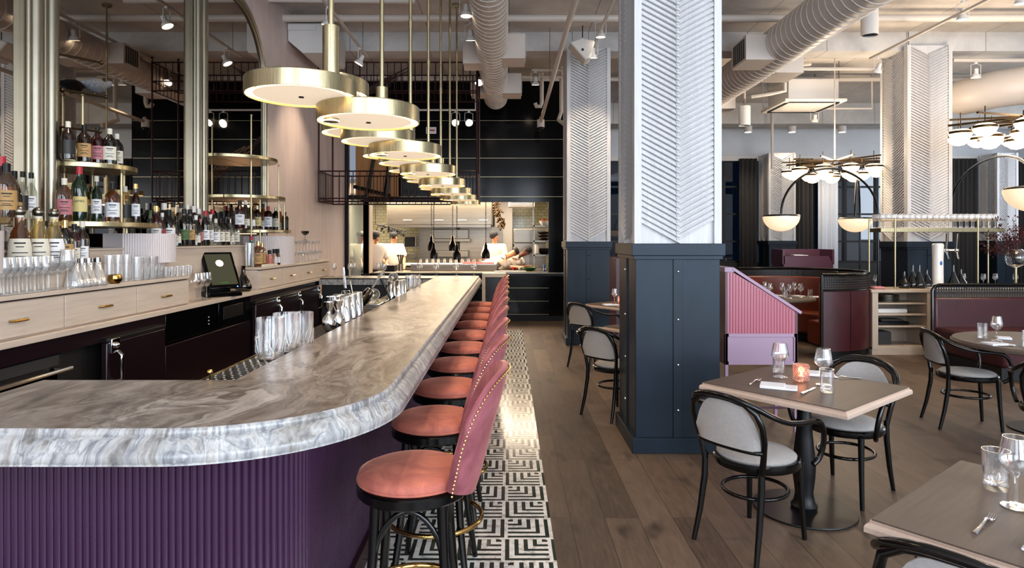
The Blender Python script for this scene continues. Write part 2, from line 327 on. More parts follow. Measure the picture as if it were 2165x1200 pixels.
# cross beams
struct(box(WX, 13.2, 9.8, 10.2, 4.49, CZ), 'trim_1', 'beam', 'painted concrete beam crossing above the columns', 'beam')
struct(box(1.3, 13.2, 14.9, 15.6, 4.3, CZ), 'trim_2', 'beam', 'painted concrete beam near the far windows', 'beam')
struct(box(WX, 13.2, 4.6, 5.0, 4.6, CZ), 'trim_3', 'beam', 'painted concrete beam nearest the camera', 'beam')
# far window wall
m = MB(); m.box(1.3, 13.2, WY, WY + .3, 3.72, CZ)
struct(m, 'wall_window_side', 'upper', 'pale wall above the far windows', 'wall')
struct(box(1.3, 13.2, WY, WY + .3, 0, 1.0), 'wall_window_sill', 'dark', 'dark wall below the far windows', 'wall')
struct(box(1.3, 13.2, WY - .05, WY, 3.6, 3.72), 'trim_4', 'white', 'pale head trim over the far windows', 'trim')
struct(box(-4, 14, WY + 1.4, WY + 1.6, -.2, 4.2), 'backdrop_street', 'outside', 'dark street outside the far windows', 'street')
def window(x0, x1, n, k):
    w = thing('window_%d' % k, 'dark steel framed window, %s' % ('left of the narrow pilaster' if k == 1 else 'right of the narrow pilaster' if k == 2 else 'at the far right'), 'window', (x0, WY, 1.0), kind='structure')
    L, H = x1 - x0, 2.65
    box(0, L, .12, .13, 0, H).build('pane', glassm('dusk_pane_%d' % k, (.35, .45, .55), .02, .5, 1.0), w)
    f = MB(); f.box(0, L, .05, .2, 0, .06).box(0, L, .05, .2, H - .06, H)
    for i in range(n + 1): x = L * i / n; f.box(max(0, x - .035), min(L, x + .035), .06, .18, 0, H)
    for z in (.55, 1.25, 1.95): f.box(0, L, .07, .17, z - .022, z + .022)
    f.build('window_frame', 'iron', w, smooth=False)
window(2.3, 6.33, 5, 1); window(7.0, 11.9, 6, 2); window(12.5, 13.2, 1, 3)
def curtain(x0, x1, mt, label, y=WY - .12, z0=.3, z1=3.65, fold=.11):
    n = int((x1 - x0) / fold * 8); m = MB(); vs = []
    for j, z in enumerate((z0, (z0 + z1) / 2, z1)):
        for i in range(n + 1):
            a = i / 8 * 2 * pi; vs.append((x0 + (x1 - x0) * i / n, y + .045 * sin(a) * (1 + .25 * sin(a * .37 + j)), z))
    m.add(vs, [(j * (n + 1) + i, j * (n + 1) + i + 1, (j + 1) * (n + 1) + i + 1, (j + 1) * (n + 1) + i) for j in range(2) for i in range(n)])
    tag(m.build('curtain', mt, solid=.006, ang=70), label, 'curtain', 'curtains at the far windows')
curtain(5.85, 6.3, 'curtain', 'dark curtain at the left edge of the narrow pilaster')
curtain(7.05, 7.7, 'curtain', 'dark grey curtain just right of the narrow pilaster')
curtain(7.85, 8.35, 'sheer', 'bright white sheer curtain between dark curtains')
curtain(11.2, 11.85, 'curtain', 'dark curtain beside the far right pilaster')
curtain(2.9, 3.7, 'curtain', 'dark curtain seen past the near column')
curtain(12.55, 13.15, 'curtain', 'dark curtain at the right end of the window wall')

# columns ---------------------------------------------------------------
def chevron(W_, z0, z1, side=.055, pitch=.0435, dip=.155):
    """raised slats in a V, for a face of width W_ in the plane y = 0 facing -y"""
    m = MB(); m.box(0, side, -.02, .02, z0, z1).box(W_ - side, W_, -.02, .02, z0, z1).box(side, W_ - side, .012, .02, z0, z1)
    c = W_ / 2; xs = (side + .002, c)
    n = int((z1 - z0 + dip) / pitch) + 1
    for s in (0, 1):
        for i in range(-1, n):
            zt = z0 + i * pitch + dip
            off = pitch / 2 if s else 0
            a, b = (xs[0], zt + off), (c + (.012 if s == 0 else -.012), zt - dip + off)
            if s: a = (W_ - a[0], a[1])
            if a[1] > z1 or b[1] < z0 - .02:
                continue
            lo = max(z0, min(b[1], z1))
            h = pitch * .74
            vs = [(a[0], .012, a[1]), (b[0], .012, b[1]), (b[0], -.032, b[1]), (a[0], -.016, a[1]), (a[0], .012, a[1] + h), (b[0], .012, b[1] + h), (b[0], -.006, b[1] + h), (a[0], -.002, a[1] + h)]
            vs = [(x, y, min(max(z, z0), z1)) for x, y, z in vs]
            fs = [(0, 3, 2, 1), (4, 5, 6, 7), (3, 2, 6, 7)[::1], (0, 1, 5, 4), (1, 2, 6, 5), (0, 4, 7, 3)]
            m.add(vs, fs)
    return m
def column(x, y, w, d, ztop, label, base=1.57, core=False, face_only=False):
    c = thing('column', label, 'column', (x, y, 0), kind='structure')
    b = MB(); b.box(.01, w - .01, .01, d, .1, base - .1); bo = b.build('steel_base', 'navy', c, bevel=.004)
    m = MB()
    for u in (.5,): m.box(w * u - .035, w * u + .035, 0, .012, .1, base - .1)
    m.box(-.002, .012, d * .5 - .035, d * .5 + .035, .1, base - .1); m.build('cover_strip', 'navy', c, bevel=.002)
    r = MB()
    for z in (.32, .66, 1.0, 1.36):
        if z < base - .1: r.ball((w * .5, 0, z), .011, 10); r.ball((-.002, d * .5, z), .011, 10)
    r.build('rivet', 'chrome' if y < 8 else 'iron', c)
    box(-.02, w + .02, -.02, d + .02, 0, .115).build('kick_plate', 'navy', c, bevel=.004)
    k = MB().box(-.022, w + .022, -.022, d + .022, base - .09, base).box(-.008, w + .008, -.008, d + .008, base - .12, base - .09); k.build('cap_band', 'navy', c, bevel=.003)
    box(.042, w - .042, .042, d - .0, base, ztop).build('core', 'limed', c)
    f = chevron(w, base, ztop); o = f.build('chevron_panel', 'limed', c, smooth=False, loc=(0, .02, 0))
    f = chevron(d - .035, base, ztop); o = f.build('chevron_panel', 'limed', c, smooth=False); o.rotation_euler = (0, 0, -pi / 2); o.location = (.022, d, 0)
    f = chevron(d - .035, base, ztop); o = f.build('chevron_panel', 'limed', c, smooth=False); o.rotation_euler = (0, 0, pi / 2); o.location = (w - .022, .035, 0)
    if core: box(.1, w - .1, .12, d - .12, ztop, CZ).build('concrete_core', 'beam', c, smooth=False)
    return c
column(.945, 4.79, .655, .71, CZ, 'large near column, chevron slats over a riveted blue-black steel base')
column(.885, 9.66, .66, .71, 4.5, 'second column down the aisle, partly behind the near one', core=True)
column(6.03, 9.65, .68, .71, 4.54, 'chevron column standing behind the glass rack', core=True)
column(6.36, 15.6, .66, .65, 3.72, 'narrow chevron pilaster between the far windows')
column(11.94, 15.6, .52, .65, 3.72, 'chevron pilaster at the far right of the window wall')

# ---------------------------------------------------------------- kitchen block
m = MB(); z1 = 2.34
m.box(-2.92, 1.3, KY, KY + .15, z1, 4.72).box(.79, 1.3, KY, KY + .15, 0, z1).box(-2.92, .79, KY, KY + .15, 0, .93)
struct(m, 'wall_kitchen', 'black', 'glossy black wall above and below the kitchen pass', 'wall', smooth=False)
m = MB()
for z in (2.44, 2.83, 3.2, 3.57, 3.94): m.box(-2.6, 1.28, KY - .008, KY, z, z + .008)
for z in (.64, .38, .12): m.box(-2.3, 1.28, KY - .008, KY, z, z + .008)
struct(m, 'trim_brass_lines', 'brass', 'thin brass lines across the black kitchen wall', 'trim', smooth=False)
struct(box(-2.92, 1.3, KY - .02, KY, 4.72, CZ), 'trim_5', 'white', 'white strip along the top of the kitchen wall', 'trim')
struct(box(-.9, 1.28, KY - .05, KY, 0, .1), 'baseboard_kitchen', 'iron', 'black plinth below the kitchen wall', 'baseboard')
struct(box(1.28, 1.3, KY, WY, 0, CZ), 'wall_kitchen_side', 'dark', 'dark side wall of the kitchen', 'wall')
struct(box(-3.9, 1.3, 17.2, 17.4, 0, 2.8), 'wall_kitchen_back', 'subway', 'green glazed tile wall at the back of the kitchen', 'wall')
struct(box(-4.1, -3.9, 12.6, 17.4, 0, 2.8), 'wall_kitchen_left', 'white', 'bright white wall at the left of the kitchen', 'wall')
struct(box(-4.1, 1.3, 12.75, 17.4, 2.72, 2.8), 'ceiling_kitchen', 'white', 'white kitchen ceiling', 'ceiling')
struct(box(1.2, 1.28, 12.75, 17.2, 0, 2.72), 'wall_kitchen_right', 'white', 'white inner side wall of the kitchen', 'wall')
# black framed glass screen between plaster wall and kitchen
fr = thing('glass_screen', 'black framed glass screen standing between plaster wall and kitchen opening', 'glass screen', (-3.08, 12.0, 0), kind='structure')
m = MB(); m.box(-.0, .07, 0, .06, 0, 4.0).box(.28, .39, .3, .4, 0, 2.42).box(0, .39, .1, .2, 2.36, 2.44); m.build('post', 'iron', fr, bevel=.003)
m = MB(); m.tube([(.33, .35, 2.4), (.62, .4, 4.0)], .035, 4); m.tube([(.7, .35, 2.4), (.9, .4, 4.0)], .05, 4); m.tube([(.1, .3, 2.62), (.8, .35, 2.44)], .035, 4); m.build('slanted_bar', 'iron', fr)
box(.07, .28, .12, .13, 0, 2.36).build('glass_panel', glassm('greenish_pane', (.8, .84, .76), .05, .3, .6, .25), fr)
struct(box(-2.98, -2.15, 12.45, 12.5, 2.44, 4.0), 'wall_panel_orange', m_wood('warm_wood_panel', '#9a6a3e', '#c08a56', 'z'), 'orange lit wood panel behind the slanted bars', 'wall')
struct(box(-2.79, -2.68, 12.3, 12.6, .95, 2.34), 'trim_6', 'pale_z', 'pale timber jamb left of the kitchen opening', 'trim')
struct(box(.79, 1.26, KY - .03, KY, 0, 2.4), 'trim_7', 'black', 'glossy black jamb right of the kitchen opening', 'trim')
# pass counter
ps = thing('pass_counter', 'steel edged kitchen pass counter lit from above', 'counter', (-2.66, KY - .12, 0))
MB().box(0, 3.92, 0, .118, .93, .955).box(0, 3.44, .118, 1.0, .93, .955).build('counter_top', 'steel', ps, bevel=.004)
box(0, 3.92, -.01, .02, .885, .93).build('front_edge', 'iron', ps)
sh = thing('pass_shelf', 'raised pale shelf on the pass with jars, under the heat lamps', 'shelf', (-2.0, KY + .45, 0))
box(0, 1.75, 0, .55, 1.07, 1.1).build('shelf_top', 'porcelain', sh, bevel=.004)
box(0, 1.75, 0, .03, .955, 1.07).build('front_panel', 'pale_x', sh); box(0, .03, .03, .55, .955, 1.07).build('side_panel', 'pale_x', sh); box(1.72, 1.75, .03, .55, .955, 1.07).build('side_panel', 'pale_x', sh)
light('pass_lamp', 'AREA', (-1.0, KY + .6, 1.72), 40, WARMER, (0, 0, 0), shape='RECTANGLE', size=1.6, size_y=.2)
# hood
hd = thing('extractor_hood', 'wide stainless steel extractor hood over the cooking line', 'extractor hood', (-2.9, 15.2, 0))
box(0, 2.5, 0, 1.3, 1.95, 2.6).build('canopy', 'steel', hd, bevel=.01)
m = MB();
for x in (.4, 1.15, 1.7, 2.2): m.tube([(x, 0, 2.06), (x, -.03, 2.06), (x + .2, -.03, 2.06), (x + .2, 0, 2.06)], .008, 5)
m.build('handle', 'chrome', hd)
box(.02, 2.48, .02, .1, 1.89, 1.95).build('grease_channel', 'steel', hd)
for x0, x1, lb in ((-2.3, -1.35, 'left'), (-1.25, -.15, 'right')):
    tag(box(x0, x1, 16.4, 16.44, .7, 1.92).build('splashback', 'steel', bevel=.003), '%s stainless splashback panel behind the cooking line' % lb, 'splashback')
sal = thing('salamander_grill', 'steel salamander grill mounted on the splashback', 'grill', (-1.95, 15.9, 0))
box(0, .95, 0, .5, 1.62, 1.85).build('housing', 'steel', sal, bevel=.01); box(-.06, 1.0, -.05, .2, 1.55, 1.62).build('shelf', 'steel', sal, bevel=.005); box(0, .95, 0, .5, 1.16, 1.32).build('lower_housing', 'steel', sal, bevel=.01)
MB().cyl(.035, 0, .03, seg=14).build('knob', 'iron', sal, loc=(.6, 0, 1.24)).rotation_euler = (pi / 2, 0, 0)
rg = thing('cooking_range', 'steel cooking range below the hood', 'range', (-2.6, 15.3, 0))
box(0, 2.4, 0, .9, 0, .92).build('range_body', 'steel', rg, bevel=.005); box(.05, 2.3, .05, .8, .92, .96).build('hob', 'iron', rg)
fg = thing('kitchen_fridge', 'tall stainless fridge at the right of the kitchen', 'fridge', (.12, 15.0, 0))
box(0, .78, 0, .8, 0, 1.52).build('cabinet', 'steel', fg, bevel=.008); box(.01, .77, -.03, 0, 1.53, 1.84).build('upper_door', 'steel', fg, bevel=.006); box(0, .78, 0, .8, 1.53, 1.85).build('top_box', 'steel', fg, bevel=.006)
m = MB().box(-.02, .01, -.06, -.03, .8, 1.5); m.build('handle', 'iron', fg)
struct(box(-.35, .1, 16.6, 16.65, 1.0, 2.72), 'wall_kitchen_bright', 'white', 'bright white wall patch between hood and fridge', 'wall')
vent = thing('kitchen_vent', 'white louvred ventilation box near the kitchen ceiling', 'vent', (.0, 14.6, 0)); box(0, .6, 0, .6, 2.35, 2.72).build('housing', 'white', vent, bevel=.01)
m = MB()
for i in range(5): m.box(.03, .57, -.015, 0, 2.37 + i * .04, 2.385 + i * .04)
m.build('louvre', 'steel', vent)
# wall shelves right
rk = thing('plating_rack', 'steel rack with dishes at the right side of the kitchen opening', 'rack', (.52, 13.6, 0))
m = MB()
for z in (.98, 1.28, 1.58, 1.9): m.box(0, .5, 0, .5, z - .035, z)
m.build('shelf', 'steel', rk); m = MB()
for x in (.01, .48): m.box(x, x + .03, .45, .48, .955, 2.6); m.box(x, x + .03, 0, .03, .955, 1.9)
m.build('post', 'steel', rk)
def stack(name, label, cat, loc, r, n, mt, h=.02, group=None):
    m = MB()
    for i in range(n): m.lathe([(.001, i * h), (r * .6, i * h), (r, i * h + h * .8), (r, i * h + h), (r * .9, i * h + h), (r * .55, i * h + .006), (.001, i * h + .006)], 20)
    o = m.build(name, mt, loc=loc); return tag(o, label, cat, group)
def bowl(name, label, loc, r, h, mt, cat='bowl', round_=False):
    m = MB().lathe([(.001, 0), (r * .6, 0), (r * .93, h * .3), (r, h * .6), (r * .86, h), (r * .8, h), (r * .9, h * .6), (r * .8, h * .3), (.001, .012)], 24) if round_ else MB().lathe([(.001, 0), (r * .5, 0), (r * .85, h * .5), (r, h), (r * .95, h), (r * .8, h * .5), (r * .45, .01), (.001, .01)], 20)
    return tag(m.build(name, mt, loc=loc), label, cat)
bowl('bowl', 'cream bowl on the top shelf of the plating rack', (.78, 13.8, 1.9), .12, .1, 'porcelain')
bowl('basket', 'copper toned bowl nested in the cream bowl', (.78, 13.8, 1.945), .1, .1, 'copper')
for i in range(3): bowl('skillet', ['lowest', 'middle', 'topmost'][i] + ' dark pan in the stack on the plating rack', (.76, 13.82, 1.58 + i * .065), .15, .06, 'dish', 'pan')
bowl('bowl', 'large black bowl on the third rack shelf', (.78, 13.85, 1.28), .16, .13, 'iron')
tag(box(.56, .66, 13.7, 13.9, 1.28, 1.5).build('mixer', 'porcelain', bevel=.03), 'white mixer beside the black bowl', 'mixer')
# tall wire shelf with pans left
tr = thing('tray_rack', 'narrow steel tray rack left of the cooking line', 'rack', (-2.62, 15.9, 0)); m = MB()
for x in (0, .3): m.box(x, x + .02, 0, .02, 0, 1.75).box(x, x + .02, .5, .52, 0, 1.75)
m.build('post', 'steel', tr); m = MB()
for z in (.5, .8, 1.1, 1.4, 1.7): m.box(0, .32, 0, .52, z, z + .02)
m.build('shelf', 'steel', tr)
for i, (z, h) in enumerate(((.52, .2), (.82, .2), (1.12, .14), (1.42, .24))):
    tag(box(.03 - 2.62, .28 - 2.62, 15.93, 16.35, z, z + h).build('container', ['iron', 'porcelain', 'steel', 'iron'][i], bevel=.01), '%s container on the tray rack, %s shelf from the bottom' % (['black', 'white', 'steel', 'tall black'][i], nth(i)), 'container')
# hanging utensils bundle
def bundle(label, pts, n, mt, sp, name='hanging_utensils'):
    m = MB(); rnd = random.Random(len(label))
    for i in range(n):
        a = pts[0] + (pts[1] - pts[0]) * (i / n); d = Vector((rnd.uniform(-1, 1), rnd.uniform(-1, 1), rnd.uniform(-1.3, .1))) * sp
        m.tube([a, a + d], .008, 4); m.ball(a + d, .025, 6)
    return m
hk = bundle('utensils hooked', (Vector((-3.05, 14.9, 1.95)), Vector((-2.45, 14.9, 1.78))), 40, 'iron', .09)
hk.tube([(-3.1, 14.9, 1.96), (-2.4, 14.9, 1.8)], .012, 6); hk.tube([(-3.1, 14.9, 1.96), (-3.1, 14.9, 2.72)], .008, 5)
tag(hk.build('utensil_rail', 'iron'), 'rail crowded with dark hanging utensils left of the hood', 'utensil rail', kind='stuff')
hk = bundle('utensils two', (Vector((-.28, 14.9, 2.5)), Vector((-.15, 14.9, 1.9))), 60, 'iron', .1)
hk.tube([(-.28, 14.9, 2.72), (-.15, 14.9, 1.9)], .01, 6)
tag(hk.build('utensil_rail', 'brass_dark'), 'cluster of hanging pans and garlic right of the hood', 'utensil rail', kind='stuff')
# jars on pass shelf
jm = MB().lathe([(.001, 0), (.028, 0), (.03, .05), (.022, .075), (.022, .085)], 12); jar = None
for i in range(11):
    x = -1.85 + i * .125; lab = 'small %s jar on the lit pass shelf, %s from the left' % (['steel', 'glass', 'steel', 'clear', 'red topped', 'clear', 'clear', 'glass', 'glass', 'steel', 'white'][i], nth(i))
    if jar is None:
        jar = thing('spice_jar', lab, 'jar', (x, KY + .85, 1.1), group='jars on the pass shelf'); jm.build('jar_body', 'cut', jar); MB().cyl(.024, .085, .1, seg=12).build('lid', 'steel', jar); jj = jar
    else: jj = dup(jar, (x, KY + .85 + .05 * (i % 3), 1.1), label=lab)
tl = thing('utensil_pot', 'steel pot holding spoons and brushes at the left of the pass', 'utensil pot', (-2.25, KY + .7, .955))
MB().lathe([(.001, 0), (.06, 0), (.06, .14), (.055, .14), (.055, .01), (.001, .01)], 16).build('pot', 'steel', tl); m = MB()
for i in range(8): a = i * .8; m.tube([(0, 0, .03), (.06 * cos(a), .06 * sin(a), .3 + .02 * (i % 3))], .006, 5); m.ball((.06 * cos(a), .06 * sin(a), .31), .018, 8)
m.build('utensil', 'iron', tl)
tag(box(-.95, -.3, KY + .55, KY + .9, 1.1, 1.125).build('cutting_board', 'red', bevel=.004), 'red cutting board at the right end of the pass shelf', 'cutting board')
tag(box(-2.55, -2.3, KY + .3, KY + .6, .955, 1.08).build('black_tray', 'iron', bevel=.01), 'black box on the pass beside the utensil pot', 'box')
tag(box(-.28, .35, KY - .06, KY + .2, .955, .975).build('cutting_board', 'porcelain', bevel=.004), 'long white cutting board at the edge of the pass', 'cutting board')
cn = thing('drink_can', 'blue and silver drink can on the pass near the right jamb', 'can', (.73, KY + .3, .955)); MB().lathe([(.001, 0), (.026, .002), (.03, .02), (.03, .12), (.024, .135), (.001, .135)], 14).build('can_body', 'blue', cn); MB().lathe([(.0305, .03), (.0305, .07)], 14).build('silver_band', 'chrome', cn)
bowl('salad_pile', 'heap of greens on a tray beside the bending cook', (.42, KY + .6, .955), .16, .07, 'leafg', 'food')
for i in range(4): bowl('small_bowl', 'small %s bowl on the pass beside the bending cook' % ['red', 'white', 'pink', 'yellow'][i], (.12 + i * .13, KY + .8, .955), .05, .06, ['red', 'porcelain', 'paper_p', 'yellow'][i])
# heat lamps
hl = None
for i, (px, yz, zb, zt) in enumerate(((912, 13.0, 1.37, 2.72), (917, 12.75, 1.22, 2.72), (957, 13.0, 1.37, 2.72), (966, 12.75, 1.2, 2.72), (1027, 12.75, 1.22, 2.72))):
    x = (px - VX) * yz / FPX
    h = thing('heat_lamp', 'black bell heat lamp over the pass, %s' % ['back one of the left pair', 'front one of the left pair', 'back one of the middle pair', 'front one of the middle pair', 'single one near the cooks'][i], 'heat lamp', (x, yz, zb), group='heat lamps over the kitchen pass')
    MB().lathe([(.085, 0), (.082, .1), (.06, .16), (.035, .2), (.03, .27), (.012, .32), (.001, .32)], 20).build('bell', 'black', h)
    m = MB(); L = (KY > yz and 2.34 or 2.72) - zb
    zz = [(.012 * cos(k * 1.9), .012 * sin(k * 1.9), .32 + (zt - zb - .32) * k / 90) for k in range(91)]
    m.tube(zz, .007, 5); m.build('coiled_cord', 'iron', h)
    MB().disc(.06, .05, seg=16, up=False).build('bulb_face', 'lamp', h)
# pendant box lamp etc
bd = thing('hanging_rack', 'maroon steel hanging rack with baskets above the kitchen side', 'hanging rack', (0, 0, 0))
X0, X1, Y0, Y1 = -3.0, -.5, 10.1, 10.9
def rail(m, z): m.tube([(X0, Y0, z), (X1, Y0, z), (X1, Y1, z), (X0, Y1, z)], .011, 4, closed=True)
m = MB()
for z in (2.2, 2.25, 2.68): rail(m, z)
for y in (Y0, Y1):
    for i in range(24): x = X0 + (X1 - X0) * i / 23; m.tube([(x, y, 2.2), (x, y, 2.68)], .007, 4)
for i in range(8): y = Y0 + (Y1 - Y0) * i / 7; m.tube([(X0, y, 2.2), (X0, y, 2.68)], .007, 4); m.tube([(X1, y, 2.2), (X1, y, 2.68)], .007, 4)
m.build('lower_basket', 'maroon', bd, smooth=False)
m = MB()
for z in (3.95, 4.1, 4.4): rail(m, z)
for y in (Y0, Y1):
    for i in range(24): x = X0 + (X1 - X0) * i / 23; m.tube([(x, y, 3.95), (x, y, 4.4)], .007, 4)
for i in range(8): y = Y0 + (Y1 - Y0) * i / 7; m.tube([(X0, y, 3.95), (X0, y, 4.4)], .007, 4); m.tube([(X1, y, 3.95), (X1, y, 4.4)], .007, 4)
m.build('upper_basket', 'maroon', bd, smooth=False)
m = MB()
for x in (X0, X1):
    for y in (Y0, Y1): m.tube([(x, y, 2.2), (x, y, CZ)], .016, 4)
m.build('hanger_post', 'maroon', bd, smooth=False)
# dried palm hanging inside the rack
rnd = random.Random(3); m = MB(); A, B = Vector((-1.95, 10.5, 3.15)), Vector((-.95, 10.4, 2.42))
for i in range(120):
    t = rnd.random(); p = A.lerp(B, t * .8); q = A.lerp(B, min(1.05, t * .8 + .25)) + Vector((rnd.gauss(0, .05), rnd.gauss(0, .05), rnd.gauss(0, .04) - .04))
    m.tube([p + Vector((rnd.gauss(0, .03), rnd.gauss(0, .03), rnd.gauss(0, .03))), q], [.011, .003], 4)
pf = thing('dried_palm_branch', 'dry brown palm branch hanging aslant behind the brass pendants', 'dried branch', (0, 0, 0)); m.build('fibre', 'feather', pf); MB().tube([A + Vector((-.5, 0, .5)), A, B], [.03, .035, .02], 7).build('stem', 'twig', pf)
m = MB().tube([A + Vector((-.5, 0, .5)), (-2.45, 10.5, CZ)], .003, 4).build('hanging_wire', 'iron', pf)
m = MB(); C0 = Vector((-2.5, 10.5, 3.95))
for i in range(9): m.tube([C0 + Vector((.1 * i * .3, 0, .02 * i)), C0 + Vector((.45 + .06 * i, rnd.gauss(0, .05), .1 + .05 * i))], [.03, .004], 5)
tag(m.build('antler_branch', 'twig'), 'dark spiky branch lying in the upper basket', 'branch')
# ================================================================ the bar
def ring(d, z):
    p = [(-1.755, 1.795 - d)] + [(-1.6 + i * .124, 1.795 - d) for i in range(5)] + arc(-.98, 2.345, .55 + d, -pi / 2, 0, 28) + arc(-.51, 9.27, .08 + d, 0, pi / 2, 6)
    p += [(-2.6, 9.35 + d), (-2.6, 8.76), (-1.03, 8.76), (-1.03, 2.41), (-1.755, 2.41)]
    return [(x, y, z) for x, y in p]
bar = thing('bar_counter', 'long curved bar with a brown veined marble top and aubergine fluted front', 'bar counter', (0, 0, 0))
MB().rings([ring(0, 1.055), ring(0, 1.07)]).build('countertop', 'marble', bar, ang=60)
prof = [(.0, 1.0695), (.005, 1.066), (.008, 1.058), (.008, 1.052), (.006, 1.049), (.012, 1.046), (.022, 1.04), (.030, 1.03), (.036, 1.018), (.044, 1.010), (.047, 1.003), (.047, .987), (.044, .983), (.047, .98), (.047, .978), (.02, .978)]
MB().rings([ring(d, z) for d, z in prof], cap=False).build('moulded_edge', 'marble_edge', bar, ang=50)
MB().rings([ring(.02, .978), ring(.02, .9781)]).build('underside', 'dark', bar)
# fluted front
path = [(-1.75, 2.095), (-.98, 2.095)] + arc(-.98, 2.345, .25, -pi / 2, 0, 40)[1:] + [(-.73, 9.2)]
pts = []; L = 0; step = .0235; k = 6
def walk(path, ds):
    out = [path[0]]; rem = ds
    for (a, b) in zip(path, path[1:]):
        dx, dy = b[0] - a[0], b[1] - a[1]; l = sqrt(dx * dx + dy * dy); t = rem
        while t <= l: out.append((a[0] + dx * t / l, a[1] + dy * t / l)); t += ds
        rem = t - l
    return out
w = walk(path, step / k); o2 = []
for i, p in enumerate(w):
    a, b = w[max(0, i - 1)], w[min(len(w) - 1, i + 1)]; dx, dy = b[0] - a[0], b[1] - a[1]; l = sqrt(dx * dx + dy * dy) or 1
    h = .0095 * sqrt(max(0, 1 - ((i % k) / k * 2 - 1) ** 2)) - .003; o2.append((p[0] + dy / l * h, p[1] - dx / l * h))
m = MB(); n = len(o2); m.add([(x, y, .1) for x, y in o2] + [(x, y, .979) for x, y in o2], [(i, i + 1, n + i + 1, n + i) for i in range(n - 1)])
m.build('fluted_front', 'purple', bar, ang=50)
kp = [(-1.75, 2.065), (-.98, 2.065)] + arc(-.98, 2.345, .28, -pi / 2, 0, 12)[1:] + [(-.70, 9.2), (-1.0, 9.2), (-1.0, 2.4), (-1.75, 2.4)]
MB().prism(kp, 0.0, .105).build('kick_plinth', 'maroon', bar, bevel=.004)
ip = [(-1.72, 2.12), (-.98, 2.12)] + arc(-.98, 2.345, .22, -pi / 2, 0, 12)[1:] + [(-.76, 8.9), (-1.0, 8.9), (-1.0, 2.36), (-1.72, 2.36)]
MB().prism(ip, .1, .977).build('carcass', 'plum', bar)
box(-2.58, -.75, 8.82, 9.3, 0, .977).build('end_panel', 'dark', bar)
# steps at the far end of the bar: pale framed hatch
hp = thing('side_station', 'pale wooden framed stand at the far end of the bar', 'side stand', (-.42, 10.15, 0))
m = MB().box(0, .38, 0, .4, 1.0, 1.06).box(0, .05, 0, .4, 0, 1.0).box(.33, .38, 0, .4, 0, 1.0); m.build('frame', 'pale_x', hp, smooth=False, bevel=.003)
box(.05, .33, .3, .32, 0, 1.0).build('back_panel', 'plum', hp)
# drip trays and mats behind the bar edge
def tray(name, label, y0, y1, mt, holes=False, x0=-1.235, x1=-1.035, z=1.035):
    t = thing(name, label, 'bar tray' if name != 'bar_mat' else 'mat', (x0, y0, z))
    W_, L_ = x1 - x0, y1 - y0; box(0, W_, 0, L_, -.06, 0).build('body', mt, t, bevel=.002)
    m = MB(); m.box(0, .004, 0, L_, 0, .004).box(0, W_, 0, .004, 0, .004); m.build('rim', 'gold' if holes else 'steel', t, smooth=False)
    m = MB()
    for j in range(int(L_ / .035)):
        for i in range(int(W_ / .035)):
            x, y = .02 + i * .035 + (j % 2) * .015, .02 + j * .035
            if x < W_ - .012: m.ball((x, y, 0), .006 if holes else .005, 6, .6)
    m.build('stud_pattern', 'chrome' if holes else mt, t)
    return t
tray('drip_tray', 'glossy black drip tray with chrome studs at the near end behind the bar', 2.42, 3.2, 'black', True)
tray('bar_mat', 'dark rubber bar mat between the mixing glasses and the jiggers', 3.21, 4.25, 'mat')
for i, (y0, y1, lb) in enumerate(((4.3, 5.3, 'ribbed steel speed rail behind the shaker tins'), (5.35, 5.95, 'bright steel ice well halfway along the bar'), (6.0, 8.6, 'long steel work shelf near the far end of the bar'))):
    t = thing('work_tray', lb, 'bar tray', (-1.26, y0, 1.02)); box(0, .22, 0, y1 - y0, -.06, 0).build('body', 'steel', t, bevel=.003); m = MB()
    for k2 in range(int((y1 - y0) / .05)): m.box(.01, .21, .02 + k2 * .05, .035 + k2 * .05, 0, .008)
    m.build('rib_pattern', 'chrome' if i == 1 else 'brass_dark', t, smooth=False)
bx = thing('under_bar_cabinet', 'dark under-bar cabinets behind the counter', 'cabinet', (-1.3, 2.42, 0)); box(.0, .28, 0, 6.3, 0, .955).build('cabinet_body', 'plum', bx)
g = thing('gold_garnish_pick', 'tiny gold topped pick lying in the drip tray', 'garnish pick', (-1.15, 2.46, 1.035)); MB().tube([(0, 0, .012), (0, .0, .05)], .003, 5).build('pin', 'gold', g); MB().ball((0, 0, .055), .011, 10).build('knob', 'gold', g)

def lathe_thing(name, label, cat, loc, prof, mt, seg=24, group=None):
    o = MB().lathe(prof, seg).build(name, mt, loc=loc, ang=50); return tag(o, label, cat, group)
# cut mixing glasses
cutp = [(.001, .012), (.055, .014), (.061, .03), (.063, .19), (.066, .19), (.067, .03), (.06, .003), (.001, 0)]
def mixing_glass(label, loc, s=1.0):
    g = thing('mixing_glass', label, 'mixing glass', loc, group='cut mixing glasses on the bar')
    MB().lathe([(r * s, z * s) for r, z in cutp], 32).build('glass_body', 'mixg', g); m = MB()
    for i in range(18):
        a = i * 2 * pi / 18
        for q in (1, -1): m.tube([(.068 * s * cos(a + q * t * .38), .068 * s * sin(a + q * t * .38), (.03 + .075 * t) * s) for t in (0, .5, 1)], .0013, 4)
    m.build('cut_pattern', 'mixg', g); MB().cyl(.055 * s, .001, .018 * s, seg=24).build('thick_base', 'mixg', g); return g
mixing_glass('tall cut mixing glass at the front left of the trio', (-1.13, 3.03, 1.04)); mixing_glass('middle cut mixing glass, behind the front left one', (-1.12, 3.22, 1.04)); mixing_glass('cut mixing glass nearest the marble, right of the trio', (-1.075, 3.3, 1.04), .97)
mixing_glass('cut mixing glass far along the bar beside the shakers', (-1.1, 7.2, 1.03), .9); mixing_glass('smaller cut glass at the far end, behind another', (-1.08, 7.45, 1.03), .85)
